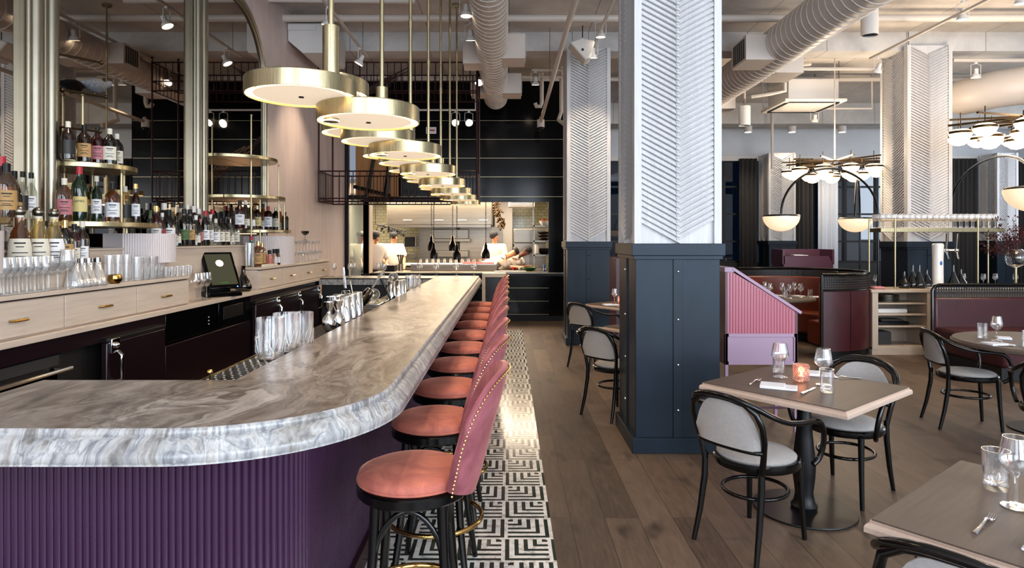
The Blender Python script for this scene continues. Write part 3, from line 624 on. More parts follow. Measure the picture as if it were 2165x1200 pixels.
# jiggers and inverted shaker tins
jp = [(.03, 0), (.032, .03), (.030, .065), (.008, .085), (.006, .1), (.02, .125), (.026, .15), (.025, .15), (.019, .127)]
for i, (y, lb) in enumerate(((3.88, 'chrome bell jigger at the left of the pair'), (3.97, 'chrome bell jigger at the right of the pair'))):
    lathe_thing('jigger', lb, 'jigger', (-1.09 + .03 * i, y, 1.04), [(r * 1.25, z * 1.1) for r, z in [(.001, 0), (.015, .0), (.03, .02), (.034, .05), (.03, .075), (.012, .1), (.008, .115), (.022, .14), (.026, .165)]], 'chrome', group='jiggers behind the bar')
tin = [(.001, .175), (.032, .175), (.035, .172), (.045, .0), (.043, 0)]
tins = [(-1.14, 4.15), (-1.07, 4.2), (-1.15, 4.32), (-1.075, 4.38), (-1.07, 4.52)]
for i, (x, y) in enumerate(tins):
    lathe_thing('shaker_tin', 'polished shaker tin standing upside down, %s of the near cluster' % nth(i), 'shaker tin', (x, y, 1.055), [(r, .175 - z) for r, z in reversed(tin)][::1] if i == 0 else [(r, z) for r, z in tin], 'chrome', group='shaker tins behind the bar')
for i, (x, y) in enumerate(((-1.12, 6.1), (-1.06, 6.18), (-1.05, 6.32))):
    lathe_thing('shaker_tin', 'tall polished shaker tin of the far cluster, %s from the left' % nth(i), 'shaker tin', (x, y, 1.03), tin, 'chrome', group='shaker tins behind the bar')
def strainer(label, loc, rx, s=1.0):
    t = thing('strainer', label, 'strainer', loc); m = MB(); T = Matrix.Rotation(rx, 3, 'X')
    m.tube([T @ Vector((.05 * s * cos(a), .05 * s * sin(a), 0)) for a in [i * pi / 10 for i in range(20)]], .004, 5, closed=True); m.build('rim', 'chrome', t)
    MB().lathe([(.001, -.035 * s), (.03 * s, -.025 * s), (.048 * s, 0)], 18, T=T).build('mesh_cup', 'steel', t)
    MB().tube([T @ Vector((0, -.05 * s, 0)), T @ Vector((0, -.17 * s, .01))], .005, 5).build('handle', 'chrome', t)
strainer('round mesh strainer propped upright on the work shelf', (-1.15, 5.45, 1.13), R(80)); strainer('strainer resting on the far shaker tin', (-1.1, 6.1, 1.24), R(70), .9)
def scoop(label, loc, tilt):
    s = thing('ice_scoop', label, 'ice scoop', loc); T = Matrix.Rotation(tilt, 3, 'Y')
    MB().lathe([(.038, 0), (.036, .1), (.028, .13), (.001, .135)], 16, a0=0, a1=pi, T=T).build('scoop_bowl', 'chrome', s, solid=.002)
    MB().tube([T @ Vector((0, 0, .15)), T @ Vector((0, 0, .3))], .01, 8).build('handle', 'chrome', s)
scoop('steel ice scoop with upright handle standing behind the shaker tins', (-1.16, 4.6, 1.1), R(-6)); scoop('second steel scoop leaning right behind the tins', (-1.1, 4.75, 1.12), R(35))
sp = thing('bar_spoon', 'long twisted bar spoon leaning in front of the tins', 'bar spoon', (-1.08, 4.42, 1.04)); MB().tube([(.03, 0, .02), (-.02, .02, .27)], .003, 5).build('stem', 'chrome', sp); MB().ball((.032, 0, .018), .016, 10, .5).build('spoon_bowl', 'chrome', sp)
sp = thing('bar_spoon', 'bar spoon leaning from the far work shelf', 'bar spoon', (-1.16, 5.75, 1.04)); MB().tube([(-.05, 0, 0), (.08, .05, .16)], .004, 5).build('stem', 'brass_dark', sp); MB().ball((.085, .05, .165), .016, 10, .5).build('spoon_bowl', 'brass_dark', sp)
bs = thing('muddler', 'black muddler leaning beside the far shaker tins', 'muddler', (-1.15, 6.02, 1.03)); MB().tube([(.04, 0, .0), (-.05, 0, .2)], [.008, .014], 8).build('stick', 'iron', bs)
tag(box(-1.22, -1.08, 5.4, 5.8, 1.03, 1.06).build('garnish_tray', 'chrome', bevel=.01), 'bright polished garnish tray on the ice well', 'tray')

# wine glass profiles
def wine_prof(h=.2, r=.04, angular=True):
    if angular: return [(.001, .002), (r * .85, .003), (r * .8, .006), (.006, .014), (.0045, h * .3), (.006, h * .42), (r * .6, h * .52), (r, h * .62), (r * .93, h * .75), (r * .72, h), (r * .70, h), (r * .9, h * .75), (r * .96, h * .625), (r * .55, h * .535), (.001, h * .46)]
    return [(.001, .002), (r * .85, .003), (r * .8, .006), (.005, .012), (.004, h * .45), (r * .5, h * .52), (r * .9, h * .62), (r, h * .74), (r * .8, h), (r * .78, h), (r * .95, h * .74), (r * .85, h * .63), (.001, h * .5)]
def coupe_prof(h=.15, r=.048): return [(.001, .002), (r * .7, .003), (r * .65, .006), (.004, .012), (.0035, h * .55), (r * .5, h * .62), (r * .92, h * .8), (r, h), (r * .97, h), (r * .9, h * .82), (.001, h * .62)]
def tumbler_prof(h=.12, r=.035): return [(.001, 0), (r * .86, .0), (r * .9, .01), (r, h), (r * .95, h), (r * .84, .022), (.001, .018)]
PR = {}
def glassware(kind, label, loc, h, r, group=None, mt='glass', seg=20, cat=None, rz=0):
    key = (kind, h, r, mt)
    if key not in PR:
        pf = {'wine': wine_prof, 'round_wine': lambda h, r: wine_prof(h, r, False), 'coupe': coupe_prof, 'tumbler': tumbler_prof}[kind](h, r)
        name = {'wine': 'wine_glass', 'round_wine': 'wine_glass', 'coupe': 'coupe_glass', 'tumbler': 'tumbler'}[kind]
        o = MB().lathe(pf, seg).build(name, mt, loc=loc, ang=60); PR[key] = o
    else:
        o = PR[key].copy(); COL.objects.link(o); o.location = loc
    o['category'] = cat or {'tumbler': 'glass'}.get(kind, 'glass'); o['label'] = label
    if group: o['group'] = group
    elif 'group' in o: del o['group']
    return o
# glasses on the cross slab at the far end of the bar
for i, (px, y) in enumerate(((706, 9.1), (741, 9.1), (749, 9.2), (800, 9.1), (806, 9.2), (812, 9.0))):
    glassware('round_wine', '%s wine glass from the left on the cross slab of the far bar end' % nth(i), ((px - VX) * y / FPX, y, 1.07), .19, .04, 'wine glasses at the far end of the bar')
for i, px in enumerate((888, 923, 965, 1002)):
    glassware('wine', 'wine glass at the far bar edge before the pass, %s from the left' % nth(i), ((px - VX) * 9.2 / FPX, 9.2, 1.07), .2, .05, 'wine glasses in front of the pass', mt='cut')

# ---------------------------------------------------------------- stools
def make_stool():
    s = thing('bar_stool', '', 'bar stool', (0, 0, 0), group='velvet bar stools')
    MB().lathe([(.001, .715), (.185, .715), (.2, .722), (.205, .735), (.2, .752), (.17, .765), (.1, .774), (.001, .777)], 36).build('seat', 'coral', s, ang=60)
    MB().tube([(.203 * cos(a), .203 * sin(a), .727) for a in [i * pi / 24 for i in range(48)]], .0045, 6, closed=True).build('piping', 'coral', s)
    MB().lathe([(.15, .672), (.2, .672), (.207, .68), (.207, .708), (.2, .715), (.15, .715)], 36).build('seat_frame', 'bent', s)
    for q in range(4):
        a = pi / 4 + q * pi / 2
        MB().tube([(.165 * cos(a), .165 * sin(a), .68), (.175 * cos(a), .175 * sin(a), .5), (.2 * cos(a), .2 * sin(a), .25), (.245 * cos(a), .245 * sin(a), 0)], [.019, .018, .017, .014], 10).build('leg', 'bent', s, ang=60)
        b = a + pi / 2; pa, pb = Vector((.178 * cos(a), .178 * sin(a), .47)), Vector((.178 * cos(b), .178 * sin(b), .47)); mid = (pa + pb) / 2
        MB().tube([pa + (pb - pa) * t + Vector((0, 0, .175 * sin(pi * t) ** .6)) for t in [i / 12 for i in range(13)]], .011, 8).build('bracing_arch', 'bent', s, ang=60)
    MB().tube([(.222 * cos(a), .222 * sin(a), .28) for a in [i * pi / 24 for i in range(48)]], .011, 8, closed=True).build('foot_ring', 'gold', s, ang=60)
    def zt(u): return .775 + .365 * max(0, 1 - abs(u) ** 3.2) ** .5
    def zb(u): return .70 + .03 * abs(u) ** 2 - .02 * (1 - u * u)
    def pt(u, z, off):
        th = u * R(50); r = .205 + .12 * max(0, z - .7) / .44 + off; return (r * cos(th), r * sin(th) * 1.0, z)
    rg = []; U = [-1, -.985, -.95, -.88, -.78, -.65, -.5, -.3, -.1, .1, .3, .5, .65, .78, .88, .95, .985, 1]
    for u in U:
        a, b = zb(u), zt(u); out = []
        for t in range(9): out.append(pt(u, a + (b - a) * t / 8, .034 - (.008 if t in (0, 8) else 0)))
        for t in range(8, -1, -1): out.append(pt(u, a + (b - a) * t / 8, .0 + (.008 if t in (0, 8) else 0)))
        rg.append(out)
    MB().rings(rg).build('backrest', 'rose', s, ang=60)
    m = MB(); path = []
    for i in range(61):
        u = -1 + 2 * i / 60; path.append((u, zt(u) - .012))
    P3 = [Vector(pt(-.99, .72 + .05 * k / 3, .034)) for k in range(3)] + [Vector(pt(u * .99, z, .034)) for u, z in path] + [Vector(pt(.99, .77 - .05 * k / 3, .034)) for k in range(3)]
    acc = 0; last = P3[0]; m.ball(last, .0047, 6)
    for p in P3[1:]:
        seg = (p - last).length; d = (p - last) / max(seg, 1e-6)
        while seg >= .015: last = last + d * .015; m.ball(last, .0047, 6); seg -= .015
    m.build('nail_trim', 'gold', s)
    return s
stool = make_stool(); ys = [2.37, 3.06, 3.73, 4.41, 5.10, 5.77, 6.44, 7.10, 7.76, 8.42]
for i, y in enumerate(ys):
    lab = 'coral and rose velvet bar stool, ' + ('nearest to the camera' if i == 0 else 'farthest, at the far end of the bar' if i == 9 else '%s from the near end of the row' % nth(i))
    if i == 0: stool.location = (-.352, y, 0); stool['label'] = lab
    else: dup(stool, (-.35, y, 0), R((i * 37) % 9 - 4), lab)

# ---------------------------------------------------------------- brass pendants
def pendant(x, y, sets, label, g):
    p = thing('pendant_lamp', label, 'pendant lamp', (x, y, 2.0), group=g)
    m = MB(); m.cyl(.012, .18, CZ - 2.0 - .02, seg=12); m.build('stem', 'brass', p); MB().cyl(.033, .17, .44, seg=20).build('sleeve', 'brass', p); MB().cyl(.06, CZ - 2.03, CZ - 2.0, seg=20).build('ceiling_plate', 'brass', p)
    MB().cyl(.016, 1.1, 1.16, seg=12).build('stem_joint', 'brass', p)
    for dx, dy, z in sets:
        r = .206; c = (dx, dy, 0); z -= 2.0
        sh = MB().lathe([(.001, z + .062), (r - .004, z + .062), (r, z + .058), (r, z), (r - .005, z), (r - .005, z + .012)], 56, c).build('brass_disc', 'brass', p, ang=30)
        MB().lathe([(r - .006, z + .010), (r - .03, z + .012)], 56, c).build('light_ring', 'led', p)
        MB().lathe([(r - .03, z + .010), (r - .033, z + .003), (.001, z + .001)], 56, c).build('diffuser', 'diff', p)
        MB().cyl(.010, z - .003, z + .002, (dx, dy), 12).build('centre_screw', 'iron', p)
    MB().cyl(.031, sets[-1][2] - 2.0 - .012, sets[-1][2] - 2.0 + .0, (0, 0), 18).build('end_knob', 'brass', p)
    return p
sA = [(-.105, .2, 2.21), (-.09, -.085, 2.143), (.13, .08, 2.076)]; sB = [(-.17, .16, 2.21), (-.03, .05, 2.143), (.11, .12, 2.076)]
pendant(-.70, 2.52, sA, 'nearest brass pendant of three overlapping glowing discs', 'brass disc pendants over the bar')
p0 = pendant(-.70, 3.53, sB, 'second brass disc pendant from the camera', 'brass disc pendants over the bar')
for i in range(2, 7): dup(p0, (-.70, 2.52 + 1.02 * i, 2.0), label='%s brass disc pendant from the camera%s' % (nth(i), ', farthest of the row' if i == 6 else ''))
for i in range(7): light('pendant_glow', 'AREA', (-.68, 2.56 + 1.02 * i, 2.07), 3.2, WARM, (0, 0, 0), shape='DISK', size=.3)
# ================================================================ back bar
mi = thing('arched_mirror', 'tall brass framed mirror with rounded top corner behind the bar', 'mirror', (WX, 0, 0))
def mirror_poly(r0, top, y1, y0=2.2, zb=1.545):
    return [(y0, zb), (y1, zb)] + [(y1 - r0 + r0 * cos(a), top - r0 + r0 * sin(a)) for a in [i * pi / 2 / 16 for i in range(17)]] + [(y0, top)]
pl = mirror_poly(.85, 4.31, 8.0); T = Matrix(((0, 0, 1), (1, 0, 0), (0, 1, 0)))
MB().prism(pl, .0, .012, T=T).build('mirror_glass', 'mirror', mi, smooth=False)
fp = [(8.02, 1.545)] + [(8.02 - .87 + .87 * cos(a), 4.33 - .87 + .87 * sin(a)) for a in [i * pi / 2 / 20 for i in range(21)]] + [(2.2, 4.33)]
m = MB()
for off, r in ((0, .034), (.045, .02), (-.04, .016)):
    q = [(8.02 + off, 1.545)] + [(8.02 - .87 + (.87 + off) * cos(a), 4.33 - .87 + (.87 + off) * sin(a)) for a in [i * pi / 2 / 20 for i in range(21)]] + [(2.2, 4.33 + off)]
    m.tube([(.02, y, z) for y, z in q], r, 8)
m.build('mirror_frame', 'nickel', mi)
def divider(y, w, label):
    d = thing('mirror_divider', label, 'mirror divider', (WX + .012, y, 0))
    m = MB().box(0, .03, -w / 2, w / 2, 1.545, 4.3); m.build('backing', 'nickel', d)
    for o, r in ((-w * .40, .016), (-w * .2, .048), (w * .06, .02), (w * .26, .046), (w * .44, .014)):
        MB().cyl(r, 1.545, 4.3, (.04, o), 14).build('reed_column', 'nickel', d)
divider(4.15, .30, 'broad reeded metal upright between left and middle mirror'); divider(6.27, .26, 'slimmer reeded metal upright right of the middle mirror')
lg = thing('bottle_ledge', 'pale oak ledge running along the mirror foot, carrying bottles', 'ledge', (WX, 2.2, 0))
box(.014, .24, 0, 5.75, 1.07, 1.525).build('front_panel', 'pale', lg); box(.014, .26, 0, 5.78, 1.525, 1.54).build('ledge_top', 'pale', lg, bevel=.002)
# lower counter
lc = thing('back_counter', 'long pale oak back counter over dark plum cabinets', 'counter', (WX + .012, 2.2, 0))
box(0, .48, 0, 7.15, 1.035, 1.07).build('worktop', 'pale', lc, bevel=.003)
cb = thing('plum_back_cabinet', 'dark plum cabinet run below the pale back counter', 'cabinet', (WX + .012, 2.2, 0))
X = .45
m = MB(); m.box(0, X - .14, 0, 1.6, .0, .92).box(0, X - .02, 2.65, 7.1, 0, .78); m.build('cabinet_body', 'plum', cb)
box(0, X - .01, 0, 2.68, .935, 1.034).build('fascia', 'plum', cb); box(0, X - .01, 4.3, 7.1, .965, 1.034).build('fascia', 'plum', cb); box(0, X - .08, 1.62, 2.64, 0, .93).build('recess', 'dark', cb)
def fridge_door(name, y0, y1, label, z1=.92, near=True):
    d = thing(name, label, 'fridge door', (WX + X, y0, 0)); w = y1 - y0
    box(0, .04, 0, w, .1, z1).build('door', 'plum', d, bevel=.006); box(-.01, .045, 0, w, z1 - .0, z1 + .03).build('top_rail', 'iron', d, bevel=.006)
    yy = .06 if near else w - .08
    m = MB().box(.03, .06, yy - .04, yy + .05, z1 - .07, z1 + .025); m.ball((.065, yy, z1 - .02), .02, 12); m.build('hinge', 'chrome', d, bevel=.004)
    MB().tube([(.06, yy + .02, z1 - .06), (.09, yy + .02, z1 - .09), (.09, yy + .02, z1 - .24), (.05, yy + .02, z1 - .26)], .011, 8, flat=1.4).build('handle', 'chrome', d)
fridge_door('fridge_door', 4.12, 4.82, 'plum fridge door with heavy chrome latch, nearest', .93)
tag(box(WX + X - .02, WX + X, 4.9, 6.4, .1, .78).build('cabinet_panel', 'plum', bevel=.003), 'plain dark plum panel below the black appliances', 'cabinet panel')
for i, (a, b) in enumerate(((6.55, 7.22), (7.24, 7.95), (7.97, 8.75))): fridge_door('fridge_door', a, b, 'plum fridge door with slim chrome handle, %s of the far three' % nth(i), .93, near=False)
ap = thing('black_appliance', 'black built-in appliance with small display below the till', 'appliance', (WX + X - .1, 4.9, 0))
box(0, .1, 0, .85, .8, 1.03).build('housing', 'black', ap, bevel=.004); box(0, .1, .9, 1.5, .8, 1.03).build('second_housing', 'black', ap, bevel=.004); box(.1, .108, .98, 1.42, .86, .98).build('display', 'iron', ap, bevel=.004); m = MB()
for k2 in range(3): m.ball((.102, .7, .86 + .03 * k2), .006, 6)
m.build('button', 'white', ap)
dw = thing('glass_washer', 'black glass washer with steel handle bar at the near left', 'dishwasher', (WX + X - .03, 2.5, 0))
box(-.1, 0, 0, 1.3, .1, .92).build('housing', 'dark', dw); box(0, .02, .0, 1.25, .865, .925).build('control_panel', P('grey_panel', '#3c3b3a', .4, .3), dw); m = MB(); m.tube([(.08, .1, .845), (.08, 1.27, .845)], .013, 8); m.tube([(0, 1.2, .845), (.08, 1.2, .845)], .01, 6); m.build('handle', 'chrome', dw); box(0, .012, 0, 1.25, .1, .83).build('door', 'black', dw)
# drawer cabinets on the counter
def drawers(y0, y1, ny, label, depth=.46):
    c = thing('drawer_cabinet', label, 'drawer cabinet', (WX, y0, 1.07)); L = y1 - y0
    box(.27, depth - .02, 0, L, 0, .205).build('cabinet_body', 'pale', c, bevel=.002); box(.27, depth + .005, 0, L + .0, .21, .235).build('cabinet_top', 'pale', c, bevel=.003)
    box(depth - .03, depth - .02, 0, L, .2, .212).build('shadow_gap', 'iron', c)
    for i in range(ny):
        a, b = L * i / ny + .006, L * (i + 1) / ny - .006
        d = box(depth - .02, depth, a, b, .012, .198).build('drawer', 'pale', c, bevel=.002)
        k = MB(); mid = (a + b) / 2; k.tube([(depth + .004, mid - .055, .1), (depth + .026, mid - .045, .1), (depth + .026, mid + .045, .1), (depth + .004, mid + .055, .1)], .008, 8); k.build('handle', 'gold', d)
drawers(2.3, 5.24, 4, 'near pale oak drawer cabinet crowded with glasses'); drawers(6.74, 9.35, 4, 'far pale oak drawer cabinet with four brass handled drawers')
stp = thing('bottle_step', 'low pale step behind the glasses on the near cabinet', 'ledge', (WX, 2.5, 1.305)); box(.275, .36, 0, 2.62, 0, .12).build('step_block', 'pale', stp)
def drum(y, r, z0, z1, label, lx=WX + .06):
    d = thing('fluted_drum', label, 'fluted drum', (lx, y, z0)); pts = []
    n = 44; m = MB(); poly = []
    for i in range(n * 4 + 1):
        a = -pi / 2 + pi * i / (n * 4); rr = r + .006 * abs(sin(pi * i / 4 + .0)); poly.append((rr * cos(a) + .1, rr * sin(a)))
    poly += [(-.04, r), (-.04, -r)]
    MB().prism(poly, 0, z1 - z0).build('fluted_shell', 'flute', d, ang=50)
drum(4.93, .24, 1.425, 1.645, 'white fluted half drum under the near brass shelves', WX + .14); drum(3.2, .24, 1.425, 1.645, 'white fluted half drum at the far left edge', WX + .14); drum(7.72, .33, 1.305, 1.64, 'white fluted half drum on the far cabinet', WX + .04)
def shelf(y, r, z, label, th=.035, stretch=0, y2=None):
    """half round brass shelf against the mirror"""
    s = thing('brass_shelf', label, 'shelf', (WX + .015, y, z)); P_ = [(r * cos(a), r * sin(a) + (stretch if a > 0 else 0)) for a in [-pi / 2 + pi * i / 36 for i in range(37)]]
    MB().prism(P_, -th, 0).build('shelf_plate', 'brass', s, bevel=.003, ang=50); return s
def rods(label, base, items):
    for i, (x, y, z0, z1) in enumerate(items):
        t = thing('brass_rod', '%s, %s one' % (label, nth(i)), 'shelf post', (x, y, z0), group=label); MB().cyl(.009, 0, z1 - z0, seg=10).build('rod', 'brass', t); MB().ball((0, 0, z1 - z0), .013, 10).build('finial', 'brass', t)
shelf(4.62, .33, 2.13, 'upper half-round brass shelf holding five dark bottles'); shelf(4.58, .43, 1.722, 'lower brass shelf over the near drum', stretch=.14); shelf(3.25, .36, 1.722, 'brass shelf cut off by the left edge, bottles on it', stretch=.1)
shelf(7.1, .47, 2.50, 'topmost empty half-round brass shelf on the right'); shelf(7.35, .47, 2.09, 'middle empty half-round brass shelf on the right'); shelf(7.72, .42, 1.715, 'lowest right brass shelf crowded with whisky bottles')
rods('brass shelf post by the near tiers', 0, ((-2.86, 4.72, 1.72, 2.1), (-2.95, 4.9, 1.645, 2.1), (-3.0, 4.5, 2.13, 2.62), (-2.84, 4.75, 1.645, 1.69)))
rods('brass shelf post by the far tiers', 0, ((-2.8, 6.95, 1.54, 2.95), (-2.75, 7.3, 2.09, 2.9), (-2.68, 7.45, 1.715, 2.46), (-2.72, 7.75, 1.715, 2.06), (-2.8, 7.2, 1.54, 2.06), (-2.75, 7.95, 1.64, 1.68)))
for i, (y, z) in enumerate(((4.45, 2.62), (4.38, 2.36), (4.4, 2.85))):
    t = thing('ball_bracket', 'short brass bracket with ball ends above the near shelf, %s' % ['middle', 'lowest', 'highest'][i], 'bracket', (-3.0, y, z)); MB().tube([(-.04, -.1, 0), (.12, .12, 0)], .008, 8).build('arm', 'brass_dark', t); m = MB(); m.ball((-.04, -.1, 0), .02, 12).ball((.12, .12, 0), .014, 10); m.build('ball_end', 'brass_dark', t)
# painted pigeon figure
bd2 = thing('bird_figure', 'grey speckled bird figure perched on a brass arm by the mirror', 'bird figure', (-2.98, 4.62, 2.66))
m = MB(); rgs = []
for t, r in ((0, .006), (.12, .02), (.3, .045), (.5, .055), (.68, .045), (.8, .026), (.88, .03), (.96, .022), (1, .006)):
    cy = -.17 + .34 * t; cz = .06 + (.05 * max(0, t - .65) / .35) - .02 * (1 - t); rgs.append([(r * .8 * cos(a), cy, cz + r * sin(a)) for a in [i * pi / 7 for i in range(14)]])
m.rings(rgs).build('body', P('speckled_plumage', '#5b5d62', .7, var=.5, vs=60, local=True), bd2); MB().lathe([(.001, 0), (.012, 0), (.003, .03)], 8, T=Matrix.Rotation(-pi / 2, 3, 'X')).build('beak', 'porcelain', bd2, loc=(0, .17, .1)); m = MB().tube([(0, -.02, .02), (0, -.02, -.02)], .004, 5); m.build('leg', 'brass_dark', bd2)

# ---------------------------------------------------------------- bottles
BP = {
    'wine': [(0, 0), (.036, 0), (.038, .01), (.038, .17), (.034, .195), (.016, .225), (.0135, .24), (.0135, .285)],
    'whisky': [(0, 0), (.041, 0), (.043, .01), (.043, .15), (.037, .175), (.017, .2), (.014, .215), (.014, .245)],
    'slope': [(0, 0), (.043, 0), (.044, .012), (.04, .1), (.03, .16), (.018, .2), (.014, .22), (.014, .26)],
    'square': [(0, 0), (.04, 0), (.042, .01), (.042, .16), (.03, .185), (.014, .195), (.014, .235)],
    'tequila': [(0, 0), (.05, 0), (.054, .02), (.05, .12), (.036, .18), (.021, .21), (.02, .25)],
    'tall': [(0, 0), (.032, 0), (.034, .01), (.034, .19), (.028, .21), (.014, .24), (.0125, .26), (.0125, .32)],
    'small': [(0, 0), (.022, 0), (.024, .01), (.022, .08), (.012, .11), (.011, .14)],
}
LB = {'wine': (.05, .13), 'whisky': (.035, .125), 'slope': (.03, .09), 'square': (.03, .13), 'tequila': (.03, .15), 'tall': (.06, .16), 'small': (.02, .07)}
BCACHE = {}
def bottle(kind, mt, lab_mt, cap_mt, loc, h, label, group, word=None, capball=False):
    key = (kind, mt, lab_mt, cap_mt, capball, word)
    pr = BP[kind]; H = pr[-1][1]; s = h / H; rz = atan2(-loc[1], -loc[0]) 
    if key in BCACHE:
        o = dup(BCACHE[key], loc, rz, label, group); o.scale = (s, s, s)
    else:
        o = thing('bottle', label, 'bottle', loc, rz, group); o.scale = (s, s, s)
        MB().lathe([(max(r, .0005), z) for r, z in pr], 20).build('bottle_body', mt, o, ang=45)
        a, b = LB[kind]; 
        def rad(z):
            for (r0, z0), (r1, z1) in zip(pr, pr[1:]):
                if z0 <= z <= z1 and z1 > z0: return r0 + (r1 - r0) * (z - z0) / (z1 - z0)
            return pr[-1][0]
        zs = [a + (b - a) * i / 4 for i in range(5)]
        lb = MB().lathe([(rad(z) + .0012, z) for z in zs], 14, a0=-1.05, a1=1.05).build('label', lab_mt, o)
        if lab_mt not in ('paper_k',):
            m = MB(); r_ = random.Random(hash(key) % 999)
            for zz, w_ in ((.82, .45), (.68, .3), (.45, .6), (.3, .35), (.22, .5)):
                z = a + (b - a) * zz; hh = (b - a) * (.018 if zz < .8 else .035)
                m.lathe([(rad(z) + .0019, z - hh), (rad(z) + .0019, z + hh)], 6, a0=-w_, a1=w_)
            if word is None: m.build('label_print', 'ink', lb)
        if word:
            cu = bpy.data.curves.new('label_word', 'FONT'); cu.body = word; cu.size = .017; cu.align_x = 'CENTER'; cu.extrude = .0002
            f0 = bpy.data.objects.new('tmp', cu); COL.objects.link(f0); bpy.context.view_layer.update(); me_ = bpy.data.meshes.new_from_object(f0.evaluated_get(bpy.context.evaluated_depsgraph_get())); bpy.data.objects.remove(f0); me_.materials.clear(); me_.materials.append(MT['ink']); f = bpy.data.objects.new('label_word', me_); COL.objects.link(f); f.parent = lb; f.rotation_euler = (pi / 2, 0, pi / 2); f.location = (rad(b) + .0022, 0, b - .03)
        if capball: MB().cyl(.018, H - .015, H + .01, seg=14).build('stopper_collar', 'paper', o); MB().ball((0, 0, H + .03), .026, 12).build('cap', 'steel', o)
        else: MB().cyl(.0155 if kind != 'tequila' else .02, H - .035, H + .004, seg=14).build('cap', cap_mt, o)
        BCACHE[key] = o
    return o
DESC = {'bottle_dark': 'black', 'bottle_red': 'dark red', 'bottle_brown': 'dark brown', 'bottle_green': 'dark green', 'bottle_lgreen': 'bright green', 'amber': 'amber', 'gold_s': 'golden', 'clear_s': 'clear',
        'paper': 'cream', 'paper_w': 'white', 'paper_y': 'yellow', 'paper_o': 'orange', 'paper_p': 'pink', 'paper_k': 'black', 'paper_g': 'green', 'paper_r': 'red', 'paper_b': 'blue'}
def brow(where, X, z, items, group, x_jit=0):
    for i, it in enumerate(items):
        px, h, kind, mt, lm, cm = it[:6]; x = it[6] if len(it) > 6 and it[6] else X; y = Yat(px, x)
        bottle(kind, mt, lm, cm, (x, y, z), h, '%s bottle with %s label, %s from the left on %s' % (DESC[mt], DESC[lm], nth(i), where), group, *(it[7:] if len(it) > 7 else ()))
D_, Br, Rd, Gr, Am, Go, Cl, LG = 'bottle_dark', 'bottle_brown', 'bottle_red', 'bottle_green', 'amber', 'gold_s', 'clear_s', 'bottle_lgreen'
brow('the upper near shelf', -2.93, 2.13, [(144, .25, 'whisky', Br, 'paper_k', 'paper'), (178, .255, 'whisky', Br, 'paper_o', 'iron'), (206, .26, 'whisky', Rd, 'paper_p', 'iron'), (232, .26, 'whisky', D_, 'paper', 'paper', -2.86), (247, .255, 'whisky', D_, 'paper', 'paper')], 'whisky bottles on the upper brass shelf')
brow('the lower near shelf', -2.88, 1.722, [(136, .27, 'whisky', Am, 'paper_p', 'paper'), (168, .36, 'wine', Gr, 'paper_y', 'paper_r', None, 'JAMES'), (204, .32, 'tall', Gr, 'paper_w', 'paper', -2.9), (238, .285, 'whisky', Am, 'paper_w', 'iron'), (264, .28, 'whisky', Go, 'paper_k', 'paper', -2.93), (287, .30, 'tall', Br, 'paper_w', 'gold', -2.86)], 'bottles on the lower near brass shelf')
brow('the left edge shelf', -2.86, 1.722, [(3, .34, 'whisky', Br, 'paper', 'paper_r'), (14, .30, 'whisky', Am, 'paper_o', 'iron', -2.82), (30, .27, 'slope', Br, 'paper_o', 'iron'), (48, .28, 'tall', Cl, 'paper_k', 'iron', -2.9), (66, .28, 'tall', Cl, 'paper_w', 'iron', -2.9)], 'bottles on the leftmost brass shelf')
brow('the step among the glasses', -2.77, 1.425, [(42, .3, 'tequila', Am, 'paper', 'paper', None, None, True), (81, .3, 'tequila', Go, 'paper', 'paper', None, None, True), (114, .3, 'tequila', Go, 'paper_w', 'paper', None, None, True), (137, .29, 'whisky', D_, 'paper_o', 'gold', -2.765), (157, .27, 'wine', Rd, 'paper', 'iron', -2.765), (174, .29, 'wine', Br, 'paper_w', 'paper', -2.765)], 'bottles standing behind the near glasses')
brow('the long ledge, front row', -2.90, 1.54, [(330, .33, 'wine', Rd, 'paper_w', 'gold'), (343, .28, 'tall', Rd, 'paper_r', 'white'), (357, .31, 'whisky', D_, 'paper_w', 'iron'), (373, .26, 'slope', D_, 'paper', 'iron'), (389, .33, 'wine', D_, 'paper_g', 'iron'), (402, .33, 'wine', D_, 'paper_o', 'iron'), (414, .28, 'slope', D_, 'paper', 'paper_w'), (424, .25, 'tall', Br, 'paper_p', 'paper_p'), (434, .33, 'wine', D_, 'paper_w', 'paper_r'), (445, .30, 'tall', Cl, 'paper_w', 'white'), (456, .26, 'whisky', Cl, 'paper_w', 'paper'), (466, .27, 'whisky', D_, 'paper', 'iron'), (477, .27, 'whisky', D_, 'paper', 'iron'), (487, .27, 'slope', Cl, 'paper', 'steel'), (498, .26, 'whisky', Cl, 'paper', 'steel')], 'bottles along the long oak ledge')
brow('the long ledge, back row', -3.0, 1.54, [(318, .30, 'tall', LG, 'paper', 'paper_g'), (331, .32, 'wine', D_, 'paper', 'iron'), (347, .37, 'whisky', D_, 'paper_w', 'white'), (366, .39, 'tall', Go, 'paper_k', 'iron'), (383, .39, 'tall', Go, 'paper_y', 'iron'), (396, .38, 'tall', D_, 'paper_w', 'white'), (409, .37, 'whisky', Br, 'paper_w', 'white'), (420, .35, 'wine', D_, 'paper_w', 'paper_w'), (438, .32, 'wine', D_, 'paper_r', 'paper_r'), (449, .36, 'wine', D_, 'paper_k', 'paper_r'), (461, .33, 'whisky', Am, 'paper_y', 'iron'), (473, .35, 'slope', D_, 'paper_w', 'iron'), (484, .34, 'wine', Br, 'paper', 'iron'), (494, .36, 'slope', Rd, 'paper_w', 'iron')], 'bottles in the back row of the ledge')
